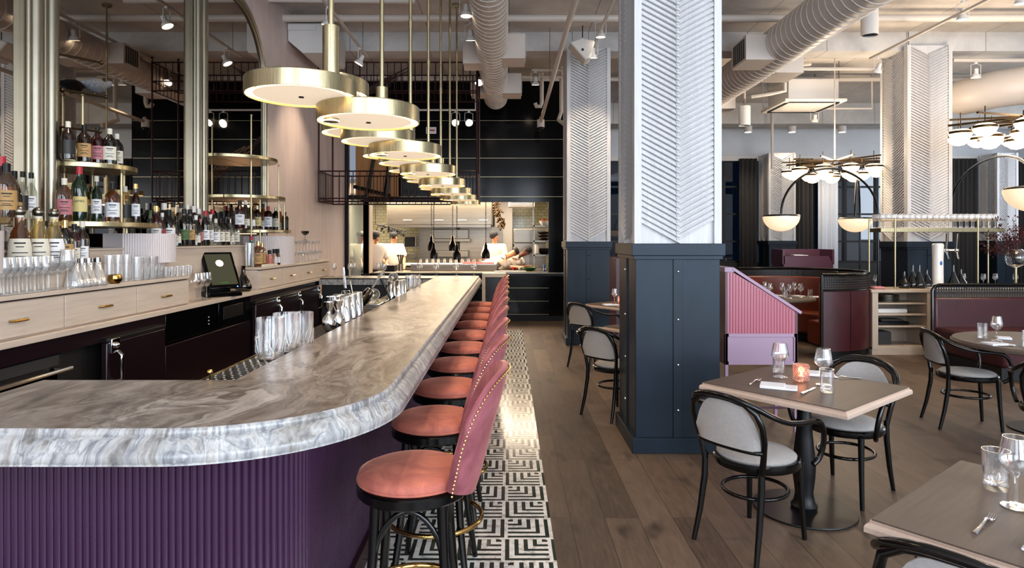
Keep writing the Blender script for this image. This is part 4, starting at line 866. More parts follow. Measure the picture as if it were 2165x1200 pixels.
brow('the lowest right shelf', -2.82, 1.715, [(507, .29, 'whisky', Rd, 'paper_w', 'iron'), (519, .30, 'slope', Br, 'paper', 'paper'), (531, .29, 'slope', Br, 'paper_w', 'steel'), (544, .26, 'whisky', Br, 'paper_y', 'steel'), (556, .30, 'slope', Am, 'paper', 'iron', -2.88), (567, .27, 'square', Br, 'paper_w', 'paper_r'), (583, .27, 'whisky', D_, 'paper', 'steel'), (592, .28, 'slope', Am, 'paper', 'brass', -2.9), (603, .23, 'square', Br, 'paper_k', 'iron')], 'whisky bottles on the lowest right shelf')
brow('the far cabinet', -2.70, 1.305, [(531, .33, 'wine', LG, 'paper_b', 'paper_r', -2.8), (546, .27, 'square', Am, 'paper_o', 'gold'), (554, .25, 'square', Am, 'paper_o', 'gold', -2.74), (570, .17, 'small', Cl, 'paper', 'iron'), (580, .18, 'small', Cl, 'paper_w', 'iron'), (587, .18, 'small', Rd, 'paper_w', 'iron')], 'bottles on the far drawer cabinet')
glassware('tumbler', 'tall ribbed glass left of the bright green bottle', (-2.755, 6.80, 1.305), .26, .05, mt='cut'); glassware('tumbler', 'pink tinted jar glass before the small bottles', (-2.66, Yat(572, -2.66), 1.305), .13, .045, mt='pinkglass')
tag(box(-2.68, -2.62, 6.87, 7.25, 1.305, 1.33).build('coaster_stack', 'paper', bevel=.004), 'low stack of printed coasters before the orange bottles', 'coasters')
# glasses on the near cabinet
zt = 1.305; gi = 0
for x, pxs in ((-2.645, (8, 24, 40, 57, 74, 92)), (-2.69, (2, 16, 32, 48, 65, 82, 100))):
    for px in pxs: glassware('round_wine', 'stemmed glass in the crowded %s row on the near cabinet, %s' % ('front' if x > -2.7 else 'rear', nth(gi % 7) + ' from the left'), (x, Yat(px, x), zt), .2, .038, 'stemmed glasses at the left edge', mt='rackglass'); gi += 1
for i, px in enumerate((103, 122)): glassware('coupe', 'wide coupe glass %s of the pair beside the large wine glass' % ['left', 'right'][i], (-2.68, Yat(px, -2.68), zt), .16, .058, mt='rackglass')
glassware('round_wine', 'large clear wine glass standing forward on the near cabinet', (-2.64, Yat(143, -2.64), zt), .235, .045, mt='rackglass')
for i, px in enumerate((158, 173, 187, 206)):
    g = thing('water_carafe', 'small clear carafe with steel collar, %s of four' % nth(i), 'carafe', (-2.66, Yat(px, -2.66), zt), group='carafes on the near cabinet')
    MB().lathe([(.001, 0), (.055, 0), (.058, .01), (.045, .06), (.02, .12), (.017, .17), (.019, .17), (.022, .12), (.047, .055), (.055, .012), (.001, .008)], 20).build('carafe_body', 'rackglass', g); MB().cyl(.021, .15, .178, seg=16).build('collar', 'chrome', g)
bowl('gold_bowl', 'small mercury-gold candle bowl on the near cabinet', (-2.64, Yat(243, -2.64), zt), .045, .06, 'amberbowl', 'candle bowl', True)
for i, px in enumerate((232, 250, 268)): glassware('tumbler', 'tall straight tumbler, %s from the left behind the gold bowl' % nth(i), (-2.675, Yat(px, -2.675), zt), .19, .036, 'tall tumblers on the near cabinet', mt='rackglass')
for i, px in enumerate((290, 304, 320, 333)): glassware('tumbler', 'cut glass jug shape, %s of the stacked cut glasses' % nth(i), (-2.665, Yat(px, -2.665), zt), .17, .048, 'cut glasses on the near cabinet', mt='rackglass')
for i, px in enumerate((352, 364, 376, 388, 399)): glassware('tumbler', 'small clear cup at the cabinet end, %s of five' % nth(i), (-2.66, Yat(px, -2.66), zt), .08, .035, 'small cups at the end of the near cabinet', mt='rackglass')
for i, px in enumerate((413, 425, 437)): glassware('round_wine', 'wine glass on the lower counter left of the till, %s from the left' % nth(i), (-2.68, Yat(px, -2.68), 1.07), .24, .045, 'wine glasses beside the till')
n = 0
for r_ in range(2):
    for i in range(9):
        for lv in range(2):
            if r_ and lv: continue
            x = -2.76 + r_ * .09; px = 617 + i * 6.6
            glassware('coupe', 'stacked coupe glass, %s tier, %s from the left, on the far cabinet%s' % (['lower', 'upper'][lv], nth(i), ' rear row' if r_ else ''), (x, Yat(px + r_ * 4, x), 1.305 + lv * .14), .14, .043, 'stacked coupes on the far cabinet', mt='rackglass')
glassware('coupe', 'single dark coupe crowning the stacked coupes', (-2.76, Yat(645, -2.76), 1.585), .13, .055, mt='smoke')
# till
tl = thing('till', 'black touchscreen till tilted back on the lower counter', 'till', (-2.74, 6.02, 1.07), R(48))
box(-.16, .16, -.17, .15, 0, .05).build('base', 'black', tl, bevel=.012); MB().prism([(-.1, 0), (.1, 0), (.06, .2), (-.06, .2)], -.07, .07, T=Matrix(((1, 0, 0), (0, 0, 1), (0, 1, 0)))).build('stand', 'black', tl, loc=(0, .02, .04))
sc = box(-.15, .15, -.012, .012, -.2, .2).build('screen_frame', 'black', tl, bevel=.012); sc.location = (0, -.06, .24); sc.rotation_euler = (R(-33), 0, 0)
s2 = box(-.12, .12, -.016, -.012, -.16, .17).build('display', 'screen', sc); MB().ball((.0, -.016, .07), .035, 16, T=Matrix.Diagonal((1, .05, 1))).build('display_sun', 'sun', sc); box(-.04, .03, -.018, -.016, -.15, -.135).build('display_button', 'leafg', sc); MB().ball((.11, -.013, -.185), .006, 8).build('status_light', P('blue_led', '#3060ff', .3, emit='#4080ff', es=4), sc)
cf = thing('black_carafe', 'bulbous black glass carafe right of the till', 'carafe', (-2.72, 6.55, 1.07)); MB().lathe([(.001, 0), (.07, 0), (.085, .03), (.08, .08), (.04, .14), (.022, .19), (.02, .25), (.024, .26)], 24).build('carafe_body', 'bottle_dark', cf)
# ================================================================ dining side
def make_chair():
    c = thing('armchair', '', 'armchair', (0, 0, 0), group='black bentwood armchairs')   # faces +x
    MB().lathe([(.001, .445), (.19, .445), (.205, .452), (.208, .462), (.19, .474), (.12, .484), (.001, .488)], 32, sy=.97).build('seat', 'linen', c, ang=60)
    MB().lathe([(.17, .41), (.222, .41), (.228, .42), (.228, .445), (.22, .452), (.17, .452)], 32, sy=.97).build('seat_frame', 'bent', c)
    for s in (1, -1):
        MB().tube([(.19, .165 * s, 0), (.175, .155 * s, .22), (.165, .15 * s, .42)], [.0125, .016, .019], 10).build('leg', 'bent', c, ang=60)
        MB().tube([(-.285, .185 * s, 0), (-.245, .175 * s, .16), (-.215, .168 * s, .34), (-.212, .168 * s, .46)], [.0125, .016, .018, .016], 10).build('leg', 'bent', c, ang=60)
    # hoop of the back
    H = [(-.212, -.168, .42), (-.222, -.185, .52), (-.24, -.2, .6), (-.265, -.205, .68), (-.285, -.185, .745), (-.3, -.13, .785), (-.31, -.06, .8), (-.312, 0, .803)]
    Hs = H + [(x, -y, z) for x, y, z in H[-2::-1]]
    MB().tube(Hs, .0155, 10).build('back_hoop', 'bent', c, ang=60)
    lower = [(-.228 - .05 * cos(a), .19 * sin(a), .545) for a in [-pi / 2 + pi * i / 12 for i in range(13)]]
    MB().tube(lower, .012, 8).build('back_rail', 'bent', c, ang=60)
    # upholstered back
    rg = []
    for i in range(13):
        t = -1 + 2 * i / 12; y = .185 * t; zb = .552; zt = .79 - .17 * abs(t) ** 3.2
        xb = -.228 - .05 * sqrt(max(0, 1 - t * t)); xt = -.30 + .045 * t * t; 
        ring_ = []
        for k2 in range(6): q = k2 / 5; z = zb + (zt - zb) * q; x = xb + (xt - xb) * q + .0; ring_.append((x - .011, y, z))
        for k2 in range(5, -1, -1): q = k2 / 5; z = zb + (zt - zb) * q; x = xb + (xt - xb) * q; ring_.append((x + .011, y, z))
        rg.append(ring_)
    MB().rings(rg).build('back_pad', 'linen', c, ang=60)
    A = [(.16, -.228, .425), (.2, -.24, .45), (.215, -.255, .52), (.2, -.265, .6), (.16, -.27, .655), (.1, -.27, .672), (0, -.265, .675), (-.12, -.255, .69), (-.22, -.232, .73), (-.29, -.18, .78), (-.328, -.09, .812), (-.336, 0, .818)]
    As = A + [(x, -y, z) for x, y, z in A[-2::-1]]
    # smooth
    for _ in range(2):
        q = [As[0]]
        for a, b in zip(As, As[1:]): a, b = Vector(a), Vector(b); q += [tuple(a * .75 + b * .25), tuple(a * .25 + b * .75)]
        As = q + [As[-1]]
    MB().tube(As, .0145, 10).build('arm_rail', 'bent', c, ang=60)
    MB().tube([(.175 * cos(a) - .01, .16 * sin(a), .27) for a in [i * pi / 18 for i in range(36)]], .0105, 8, closed=True).build('stretcher_ring', 'bent', c, ang=60)
    return c
ch = make_chair(); T39 = R(39)
chairs = [((1.33, 3.43), R(36), 'black bentwood armchair in front of the near square table, its grey back to the camera'),
          ((2.12, 4.02), R(222), 'black bentwood armchair behind the near square table, facing the camera'),
          ((1.36, 1.78), R(39), 'black bentwood armchair cut off by the bottom edge of the picture'),
          ((1.0, 5.87), R(39), 'black bentwood armchair half hidden behind the near column'),
          ((1.08, 8.06), R(39), 'black bentwood armchair farther back, left of the second column foot'),
          ((3.95, 5.50), R(-12), 'black bentwood armchair left of the round table, its pale back in profile'),
          ((3.78, 4.38), R(52), 'black bentwood armchair cut off by the right edge of the picture')]
for i, (p, a, lb) in enumerate(chairs):
    if i == 0: ch.location = (*p, 0); ch.rotation_euler = (0, 0, a); ch['label'] = lb
    else: dup(ch, (*p, 0), a, lb)
def sq_table(x, y, a, s, label, prof='pedestal'):
    t = thing('square_table', label, 'table', (x, y, 0), a, 'square oak tables')
    h = s / 2; m = MB(); rg = []
    for d, z in ((.0, .741), (-.004, .741), (-.012, .736), (-.014, .728), (-.004, .724), (-.0, .716), (0, .7), (-.02, .694)):
        q = h + d; rg.append([(-q, -q, z), (q, -q, z), (q, q, z), (-q, q, z)])
    MB().rings(rg[2:]).build('table_edge', 'table_edge', t, ang=20)
    k = h - .016; box(-k, k, -k, k, .73, .7412).build('tabletop', 'table', t)
    m = MB()
    for q in (1, -1): m.tube([(q * (k - .06), -k + .06, .7413), (q * (k - .06), k - .06, .7413)], .0012, 4)
    MB().lathe([(.001, .012), (.285, .012), (.288, .006), (.285, 0), (.001, 0)], 40).build('base_plate', 'iron', t)
    MB().lathe([(.07, .012), (.075, .03), (.06, .05), (.05, .1), (.062, .2), (.065, .28), (.05, .42), (.042, .5), (.047, .52), (.04, .54), (.04, .66), (.001, .69)], 24).build('pedestal', 'iron', t)
    m = MB().box(-.25, .25, -.02, .02, .67, .694).box(-.02, .02, -.25, .25, .67, .694); m.build('top_bracket', 'iron', t)
    return t
t1 = sq_table(1.755, 3.79, T39, .86, 'near square oak table set for two beside the column')
def tdup(loc, lb): return dup(t1, loc, T39, lb)
tdup((1.70, 1.905, 0), 'square oak table at the bottom right corner of the picture')
tdup((1.53, 6.28, 0), 'square table hidden behind the near column, corner showing'); tdup((1.62, 8.5, 0), 'dark square table by the second column with a candle')
TZ = .7412
wi = glassware('wine', 'wine glass at the back left of the near square table', (1.695, 3.985, TZ), .215, .052, 'wine glasses on the square tables', mt='cut'); glassware('wine', 'wine glass at the front right of the near square table', (1.86, 3.77, TZ), .215, .052, 'wine glasses on the square tables', mt='cut')
glassware('tumbler', 'water tumbler behind the left wine glass on the near table', (1.735, 4.10, TZ), .125, .038, 'water tumblers on the square tables', mt='cut'); glassware('tumbler', 'water tumbler in front of the right wine glass on the near table', (1.795, 3.60, TZ), .13, .038, 'water tumblers on the square tables', mt='cut')
glassware('wine', 'large wine glass at the right edge of the corner table', (1.63, 2.05, TZ), .225, .05, 'wine glasses on the square tables', mt='cut'); glassware('tumbler', 'water tumbler left of the wine glass on the corner table', (1.68, 2.2, TZ), .135, .042, 'water tumblers on the square tables', mt='cut')
glassware('wine', 'wine glass on the dark table by the second column', (1.42, 8.55, TZ), .2, .04, mt='cut')
def candle(loc, label):
    c = thing('candle_holder', label, 'candle holder', loc, group='pink glass candle holders')
    MB().lathe([(.001, .004), (.035, .004), (.043, .02), (.045, .1), (.046, .105), (.042, .105), (.041, .03), (.001, .014)], 28).build('glass_cup', 'pinkglass', c, ang=60)
    m = MB()
    for j in range(8):
        for i in range(24): a = (i + .5 * (j % 2)) * 2 * pi / 24; m.ball((.0455 * cos(a), .0455 * sin(a), .015 + j * .011), .0028, 5)
    m.build('raised_dot_pattern', 'pinkglass', c); MB().cyl(.018, .014, .035, seg=14).build('tealight', 'porcelain', c); MB().lathe([(.001, .036), (.007, .045), (.005, .056), (.001, .068)], 10).build('flame', 'candle', c)
    return c
cn1 = candle((1.77, 3.86, TZ), 'glowing pink pressed-glass candle holder on the near square table'); dup(cn1, (1.50, 8.5, TZ), label='glowing candle holder on the dark table by the second column'); dup(cn1, (1.86, 2.12, TZ), label='candle holder just past the right edge of the corner table')
light('candle_light', 'POINT', (1.77, 3.86, TZ + .06), .4, WARMER, shadow_soft_size=.02); light('candle_light', 'POINT', (1.50, 8.5, TZ + .06), .8, WARMER, shadow_soft_size=.02)
def napkin(loc, rz, label, s=1.0):
    n = thing('folded_napkin', label, 'napkin', loc, rz, group='folded white napkins'); box(-.1 * s, .1 * s, -.065 * s, .065 * s, .0, .008).build('lower_fold', 'napkin', n, bevel=.003); box(-.1 * s, .035 * s, -.065 * s, .06 * s, .008, .016).build('upper_fold', 'napkin', n, bevel=.003)
napkin((1.57, 3.71, TZ), R(-25), 'folded white napkin at the front of the near square table'); napkin((1.965, 4.06, TZ), R(-20), 'white napkin at the far side of the near square table, behind the glasses'); napkin((1.54, 1.78, TZ), R(40), 'white napkin at the right edge of the corner table', 1.05); napkin((1.34, 8.35, TZ), R(10), 'white napkin on the dark table by the second column')
def fork(loc, rz, label, L=.19, name='fork'):
    f = thing(name, label, 'cutlery', loc, rz)
    MB().tube([(-L * .5, 0, .003), (-L * .2, 0, .006), (L * .12, 0, .014), (L * .22, 0, .007)], [.006, .0035, .003, .005], 6, flat=1.3).build('handle', 'chrome', f); m = MB(); m.box(L * .2, L * .28, -.011, .011, .004, .007)
    for i in range(4): y = -.0095 + i * .00633; m.tube([(L * .27, y, .005), (L * .38, y, .003), (L * .5, y, .009)], .0015, 4)
    m.build('tine_head', 'chrome', f)
def knife(loc, rz, label):
    f = thing('knife', label, 'cutlery', loc, rz); MB().tube([(-.11, 0, .005), (-.02, 0, .005), (0, 0, .004)], [.006, .005, .004], 8, flat=1.4).build('handle', 'chrome', f); MB().box(0, .1, -.009, .006, .002, .004).build('blade', 'chrome', f, bevel=.0008)
fork((1.48, 3.84, TZ), R(50), 'fork with raised tines left of the front napkin'); knife((1.70, 3.62, TZ), R(46), 'table knife right of the front napkin'); fork((2.08, 3.95, TZ), R(176), 'fork lying at the far right of the near table'); fork((1.43, 1.92, TZ), R(39), 'fork on the corner table left of its napkin')

# mauve host desk
def sloped_desk(x, y, w, d, h1, h2, label, rz=0):
    o = thing('host_desk', label, 'host desk', (x, y, 0), rz)
    zb, zm = .56, .82
    for yy, nm in ((0, 'front'), (d - .03, 'rear')):
        TT = Matrix(((1, 0, 0), (0, 0, 1), (0, 1, 0))); MB().prism([(0.02, zm), (w - .02, zm), (w - .02, h2 + .02), (.06, h1 - .02), (.02, h1 - .02)], yy + .004, yy + .03, T=TT).build('fluted_backing', 'pink', o)
        m = MB(); n = 22
        for i in range(n):
            xx = .03 + (w - .06) * (i + .5) / n; zt = h1 - .025 if xx < .08 else h1 - .02 - (h1 - h2 - .02) * (xx - .06) / (w - .08); m.tube([(xx, yy + .004, zm), (xx, yy + .004, zt)], .0075, 8)
        m.build('flute_row', 'pink', o)
        m = MB().box(0, w, yy, yy + .03, zb, zb + .03).box(0, w, yy, yy + .03, zm - .03, zm).box(0, .03, yy, yy + .03, zb, zm).box(w - .03, w, yy, yy + .03, zb, zm).box(.03, w - .03, yy + .01, yy + .02, zb, zm); m.build('lower_panel', 'mauve', o, smooth=False, bevel=.002)
    box(0, .02, 0, d, zb, h1 - .01).build('side_panel', 'mauve_d', o); box(w - .02, w, 0, d, zb, h2).build('side_panel', 'mauve_d', o)
    a = atan2(h1 - h2, w - .06); L = (w - .03) / cos(a)
    lid = MB().box(0, L, -.015, d + .015, 0, .025).build('sloped_lid', 'mauve', o, bevel=.003); lid.location = (.05, 0, h1); lid.rotation_euler = (0, a, 0)
    box(-.01, .07, -.012, d + .012, h1 - .02, h1 + .02).build('lid_ledge', 'mauve', o, bevel=.003)
    for xx in (0, w - .025):
        for yy in (0, d - .025): box(xx, xx + .025, yy, yy + .025, 0, zb).build('leg', 'mauve', o)
    box(0, w, d * .5 - .01, d * .5 + .01, .14, .16).build('stretcher', 'mauve_d', o)
    return o
sloped_desk(1.80, 5.30, .60, .42, 1.35, 1.0, 'mauve fluted host desk with sloping lid behind the near table')
d2 = thing('host_desk', 'dark mauve desk with open tray top behind the round booth', 'host desk', (5.0, 11.6, 0))
m = MB().box(0, .9, 0, .5, .6, 1.15); m.build('desk_body', 'mauve_d', d2); MB().prism([(0, 1.15), (.9, 1.15), (.82, 1.3), (.0, 1.3)], 0, .02, T=Matrix(((1, 0, 0), (0, 0, 1), (0, 1, 0)))).build('front_lip', 'mauve_d', d2)
m = MB(); m.box(-.02, .02, 0, .5, 1.15, 1.42); m.box(.88, .92, 0, .5, 1.15, 1.42); m.box(0, .9, .46, .5, 1.15, 1.42); m.build('tray_side', 'mauve_d', d2); m = MB()
for xx in (.02, .84): m.box(xx, xx + .04, .02, .06, 0, .6).box(xx, xx + .04, .44, .48, 0, .6)
m.build('leg', 'mauve_d', d2); napkin((5.35, 11.75, 1.305), 0, 'stack of white napkins in the tray of the dark desk', 1.3)

# round booth
def arc_wall(o, name, r0, r1, z0, z1, a0, a1, mt, n=40, bevel=0):
    P_ = [(r1 * cos(a0 + (a1 - a0) * i / n), r1 * sin(a0 + (a1 - a0) * i / n)) for i in range(n + 1)] + [(r0 * cos(a1 - (a1 - a0) * i / n), r0 * sin(a1 - (a1 - a0) * i / n)) for i in range(n + 1)]
    return MB().prism(P_, z0, z1).build(name, mt, o, bevel=bevel, ang=30)
bo = thing('round_booth', 'oxblood leather horseshoe booth with black cane top band', 'booth', (4.25, 9.6, 0))
A0, A1 = R(-92), R(118)
arc_wall(bo, 'outer_shell', 1.0, 1.06, .1, .9, A0, A1, 'oxide'); arc_wall(bo, 'plinth', .95, 1.03, 0, .1, A0, A1, 'iron'); arc_wall(bo, 'inner_back', .9, 1.0, .42, 1.0, A0, A1, 'cognac', bevel=.02); arc_wall(bo, 'seat', .48, .95, .14, .46, A0 + .05, A1 - .03, 'cognac', bevel=.03)
arc_wall(bo, 'cane_band', 1.03, 1.045, .93, 1.1, A0, A1, 'cane'); arc_wall(bo, 'cane_band', .985, .995, .93, 1.1, A0, A1, 'cane')
m = MB()
for z in (.905, 1.125): m.tube([(1.02 * cos(a), 1.02 * sin(a), z) for a in [A0 + (A1 - A0) * i / 48 for i in range(49)]], .022, 8)
for a in (A0, A1): m.tube([(1.02 * cos(a), 1.02 * sin(a), z) for z in (.08, .5, 1.125)], .024, 8)
m.build('black_frame', 'bent', bo); m = MB()
for k2 in range(4): a = R(-70 + 34 * k2); m.box(1.058, 1.064, -.004, .004, .1, .9, T=Matrix.Rotation(a, 3, 'Z'))
m.build('panel_seam', 'iron', bo)
def round_table(x, y, r, label):
    t = thing('round_table', label, 'table', (x, y, 0), group='round oak tables'); MB().lathe([(.001, .741), (r - .015, .741), (r - .012, .735), (r, .725), (r, .705), (r - .02, .697), (.001, .697)], 56).build('tabletop', 'table', t, ang=30)
    MB().lathe([(.001, .012), (.26, .012), (.26, 0), (.001, 0)], 30).build('base_plate', 'iron', t); MB().cyl(.04, .012, .697, seg=16).build('pedestal', 'iron', t); return t
round_table(4.02, 9.6, .55, 'round table inside the horseshoe booth'); round_table(4.5, 5.35, .66, 'large round table at the right edge of the picture')
for i, (px, y) in enumerate(((1617, 9.85), (1628, 9.5), (1654, 9.6), (1670, 9.3), (1680, 9.7), (1693, 9.45))): glassware('wine', 'wine glass on the booth table, %s from the left' % nth(i), ((px - VX) * y / FPX, y, TZ), .21, .045, 'wine glasses on the booth table', mt='cut')
for i, (px, y) in enumerate(((1613, 9.7), (1660, 9.4), (1713, 9.35))): glassware('tumbler', 'water tumbler on the booth table, %s from the left' % nth(i), ((px - VX) * y / FPX, y, TZ), .13, .036, 'tumblers on the booth table', mt='cut')
for i, (px, y) in enumerate(((1640, 9.75), (1688, 9.65), (1722, 9.5), (1630, 9.35))): napkin(((px - VX) * y / FPX, y, TZ), R(i * 40), 'white napkin on the booth table, %s' % ['back left', 'back centre', 'right edge', 'front left'][i])
glassware('wine', 'wine glass on the large round table', (4.13, 5.4, TZ), .21, .045, mt='cut'); glassware('tumbler', 'water tumbler left of the wine glass on the large round table', (4.12, 5.55, TZ), .13, .038, mt='cut'); glassware('tumbler', 'water tumbler at the right edge on the large round table', (4.15, 5.1, TZ), .13, .038, mt='cut')
napkin((4.0, 5.22, TZ), R(5), 'white napkin on the large round table'); napkin((4.3, 5.55, TZ), R(60), 'white napkin at the far side of the large round table', .8); knife((4.06, 5.14, TZ), R(5), 'knife beside the napkin on the large round table')
# pastel booth behind second column (purple sliver)
tag(box(1.75, 2.1, 10.4, 11.4, 0, 1.3).build('fluted_screen', 'mauve_d', bevel=.004), 'dark mauve screen glimpsed between the two columns', 'screen')

# service station
st = thing('service_station', 'pale oak service station with open shelves', 'service station', (5.03, 8.85, 0)); w = 4.2
m = MB().box(0, w, 0, .55, .865, .905); m.build('station_top', 'pale_x', st, bevel=.003); m = MB().box(0.02, .1, .01, .5, .08, .865).box(.78, .86, .01, .5, .08, .865).box(0.02, w, .47, .5, 0, .865); m.build('carcass', 'pale_z', st, smooth=False)
box(.02, w, .02, .5, 0, .1).build('plinth', 'pale_x', st)
for z in (.1, .38, .545, .70): box(.1, .78, .03, .47, z, z + .02).build('shelf', 'pale_x', st)
box(.88, 1.1, .0, .02, .1, .85).build('cupboard_door', 'pale_z', st, bevel=.002); box(1.12, w, .0, .02, .1, .85).build('front_panel', 'pale_z', st, bevel=.002)
stack('plate_stack', 'stack of grey plates on the top shelf of the service station', 'plates', (5.38, 9.1, .72), .17, 5, 'steel'); tag(box(5.18, 5.6, 8.95, 9.2, .565, .63).build('box', 'porcelain', bevel=.02), 'white tray box on the second shelf of the service station', 'box')
tag(box(5.18, 5.62, 8.95, 9.2, .4, .45).build('tray', 'iron', bevel=.01), 'dark tray on the third shelf of the service station', 'tray'); tag(box(5.25, 5.55, 8.98, 9.18, .45, .48).build('folded_cloth', 'curtain', bevel=.01), 'grey folded cloth lying on the dark tray', 'cloth')
tag(box(5.1, 5.4, 9.0, 9.25, .12, .3).build('box', 'curtain', bevel=.01), 'grey box in the bottom compartment of the service station', 'box')
rk = thing('glass_rack', 'brass glass rack on slim posts over the service station', 'glass rack', (5.22, 8.95, .905))
box(0, 1.75, 0, .3, .80, .855).build('rack_shelf', 'brass', rk, bevel=.003); m = MB()
for y in (0, .3): m.tube([(0, y, .97), (1.75, y, .97)], .005, 6)
m.build('guard_rail', 'brass', rk)
for xx, yy in ((0, .29), (.2, 0), (1.36, 0), (1.72, .29)): MB().cyl(.012, 0, 1.0, (xx, yy), 10).build('post', 'brass', rk)
for j in range(3):
    for i in range(20): glassware('round_wine', 'upturned stem glass in the %s row of the brass rack, %s from the left' % (['front', 'middle', 'back'][j], nth(i)), (5.28 + i * .084, 9.02 + j * .09, 1.761), .2, .036, 'stem glasses on the brass rack', mt='rackglass', seg=12)
tp = thing('beer_tap', 'white beer tap tower with two chrome handles', 'beer tap', (6.12, 9.1, .905)); box(-.16, .3, -.12, .12, 0, .02).build('drip_base', 'porcelain', tp, bevel=.005)
MB().lathe([(.09, .02), (.085, .05), (.07, .06), (.068, .4), (.075, .62), (.06, .64), (.001, .645)], 20).build('tower', 'porcelain', tp); MB().ball((0, -.068, .36), .02, 8, 1.6, T=Matrix.Diagonal((1, .2, 1))).build('emblem', 'blue', tp)
for xx in (.08, .22): m = MB(); m.tube([(0, 0, .54), (xx, -.05, .54)], .018, 8); m.ball((xx, -.06, .54), .032, 12); m.tube([(xx, -.06, .54), (xx, -.11, .42)], .012, 8); m.build('tap', 'chrome', tp); MB().tube([(xx, -.06, .56), (xx, -.08, .78)], [.012, .02], 10).build('handle', 'steel', tp)
for i, (px, h) in enumerate(((1912, .24), (1930, .33), (1944, .33), (1960, .26), (2016, .33), (2032, .27))):
    y = 9.12 + .05 * (i % 2); lathe_thing('decanter', 'dark bulbous flask on the service station, %s from the left' % nth(i), 'flask', ((px - VX) * y / FPX, y, .905), [(.001, 0), (.07, 0), (.082, .03), (.07, .08), (.03, h * .55), (.016, h * .75), (.015, h), (.02, h)], 'bottle_dark', group='dark flasks on the service station')
tag(box(5.12, 5.28, 8.93, 9.08, .905, .94).build('candle_block', 'paper_p', bevel=.02), 'small pink dish at the left end of the service station', 'dish')
lp = thing('menu_stack', 'folded printed cards beside the flasks', 'cards', (6.95, 9.0, .905)); box(0, .22, 0, .15, 0, .03).build('card_pile', 'paper', lp, bevel=.003)
# foliage in glass vase
vs = thing('vase', 'round clear glass vase holding dark red branches', 'vase', (7.15, 9.0, .905)); MB().cyl(.02, 0, .3, seg=10).build('stand', 'brass', vs); MB().lathe([(.03, .3), (.1, .34), (.13, .42), (.11, .52), (.07, .56)], 20).build('vase_body', 'glass', vs)
br = thing('red_branches', 'spray of dark red leafy branches in the vase', 'branches', (7.15, 9.0, 1.3)); rnd = random.Random(9); mt_, ml = MB(), MB()
for i in range(34):
    a = rnd.uniform(-pi, pi); el = rnd.uniform(.15, 1.2); L = rnd.uniform(.35, .72); d = Vector((cos(a) * cos(el), sin(a) * cos(el) * .7, sin(el))); e = d * L; mid = d * L * .5 + Vector((0, 0, .06))
    mt_.tube([(0, 0, 0), mid, e], .003, 4)
    for k2 in range(34):
        p = mid.lerp(e, rnd.random()) + Vector([rnd.gauss(0, .035) for _ in range(3)]); u = Vector([rnd.uniform(-1, 1) for _ in range(3)]).normalized(); v = u.cross(Vector((.3, .5, .8))).normalized() * .009; u = u * rnd.uniform(.03, .05); ml.add([p, p + u * .5 + v, p + u, p + u * .5 - v], [(0, 1, 2, 3)])
mt_.build('twig', 'twig', br); ml.build('leaf', 'leaf', br, smooth=False)
# banquette in front of the station
bq = thing('banquette', 'oxblood banquette with black cane back rail behind the large round table', 'banquette', (5.58, 7.75, 0)); box(0, 3.2, .6, .7, .1, .84).build('backrest', 'oxide', bq, bevel=.03); box(0, 3.2, -.55, .62, .14, .46).build('seat', 'oxide', bq, bevel=.04); box(.02, 3.2, -.5, .6, .0, .14).build('plinth', 'dark', bq)
box(.03, 3.2, .64, .655, .8, .98).build('cane_band', 'cane', bq); m = MB().tube([(.0, .65, .1), (0, .65, .93), (.03, .65, .985), (.08, .65, 1.0), (3.2, .65, 1.0)], .024, 8).tube([(0, .65, .80), (3.2, .65, .80)], .018, 8); m.build('black_frame', 'bent', bq)
# far tables, just glassware glimpsed
ft = thing('far_table', 'dark dining table in front of the far windows, set with glasses', 'table', (6.3, 11.2, 0)); box(0, 1.6, 0, .8, .70, .74).build('tabletop', 'dark', ft); m = MB().box(.05, .1, .05, .1, 0, .7).box(1.5, 1.55, .05, .1, 0, .7).box(.05, .1, .7, .75, 0, .7).box(1.5, 1.55, .7, .75, 0, .7); m.build('leg', 'dark', ft)
ft = thing('far_table', 'dark dining table right of the service flasks by the windows', 'table', (8.1, 11.6, 0)); box(0, 2.0, 0, .8, .70, .74).build('tabletop', 'dark', ft); m = MB().box(.05, .1, .05, .1, 0, .7).box(1.9, 1.95, .05, .1, 0, .7).box(.05, .1, .7, .75, 0, .7).box(1.9, 1.95, .7, .75, 0, .7); m.build('leg', 'dark', ft)
for i in range(6): glassware('wine', 'wine glass on the dark table by the windows, %s from the left' % nth(i), (6.4 + i * .27, 11.5 + .1 * (i % 2), .74), .22, .045, 'glasses on the far tables', mt='cut')
for i in range(6): glassware('wine', 'wine glass on the dark table right of the flasks, %s from the left' % nth(i), (8.25 + i * .3, 11.9 + .1 * (i % 2), .74), .22, .045, 'glasses on the far tables', mt='cut')
for i in range(3): napkin((6.6 + i * .4, 11.35, .74), 0, 'white napkin on the far dark table, %s from the left' % nth(i))
napkin((8.5, 11.75, .74), 0, 'white napkin on the table right of the flasks')

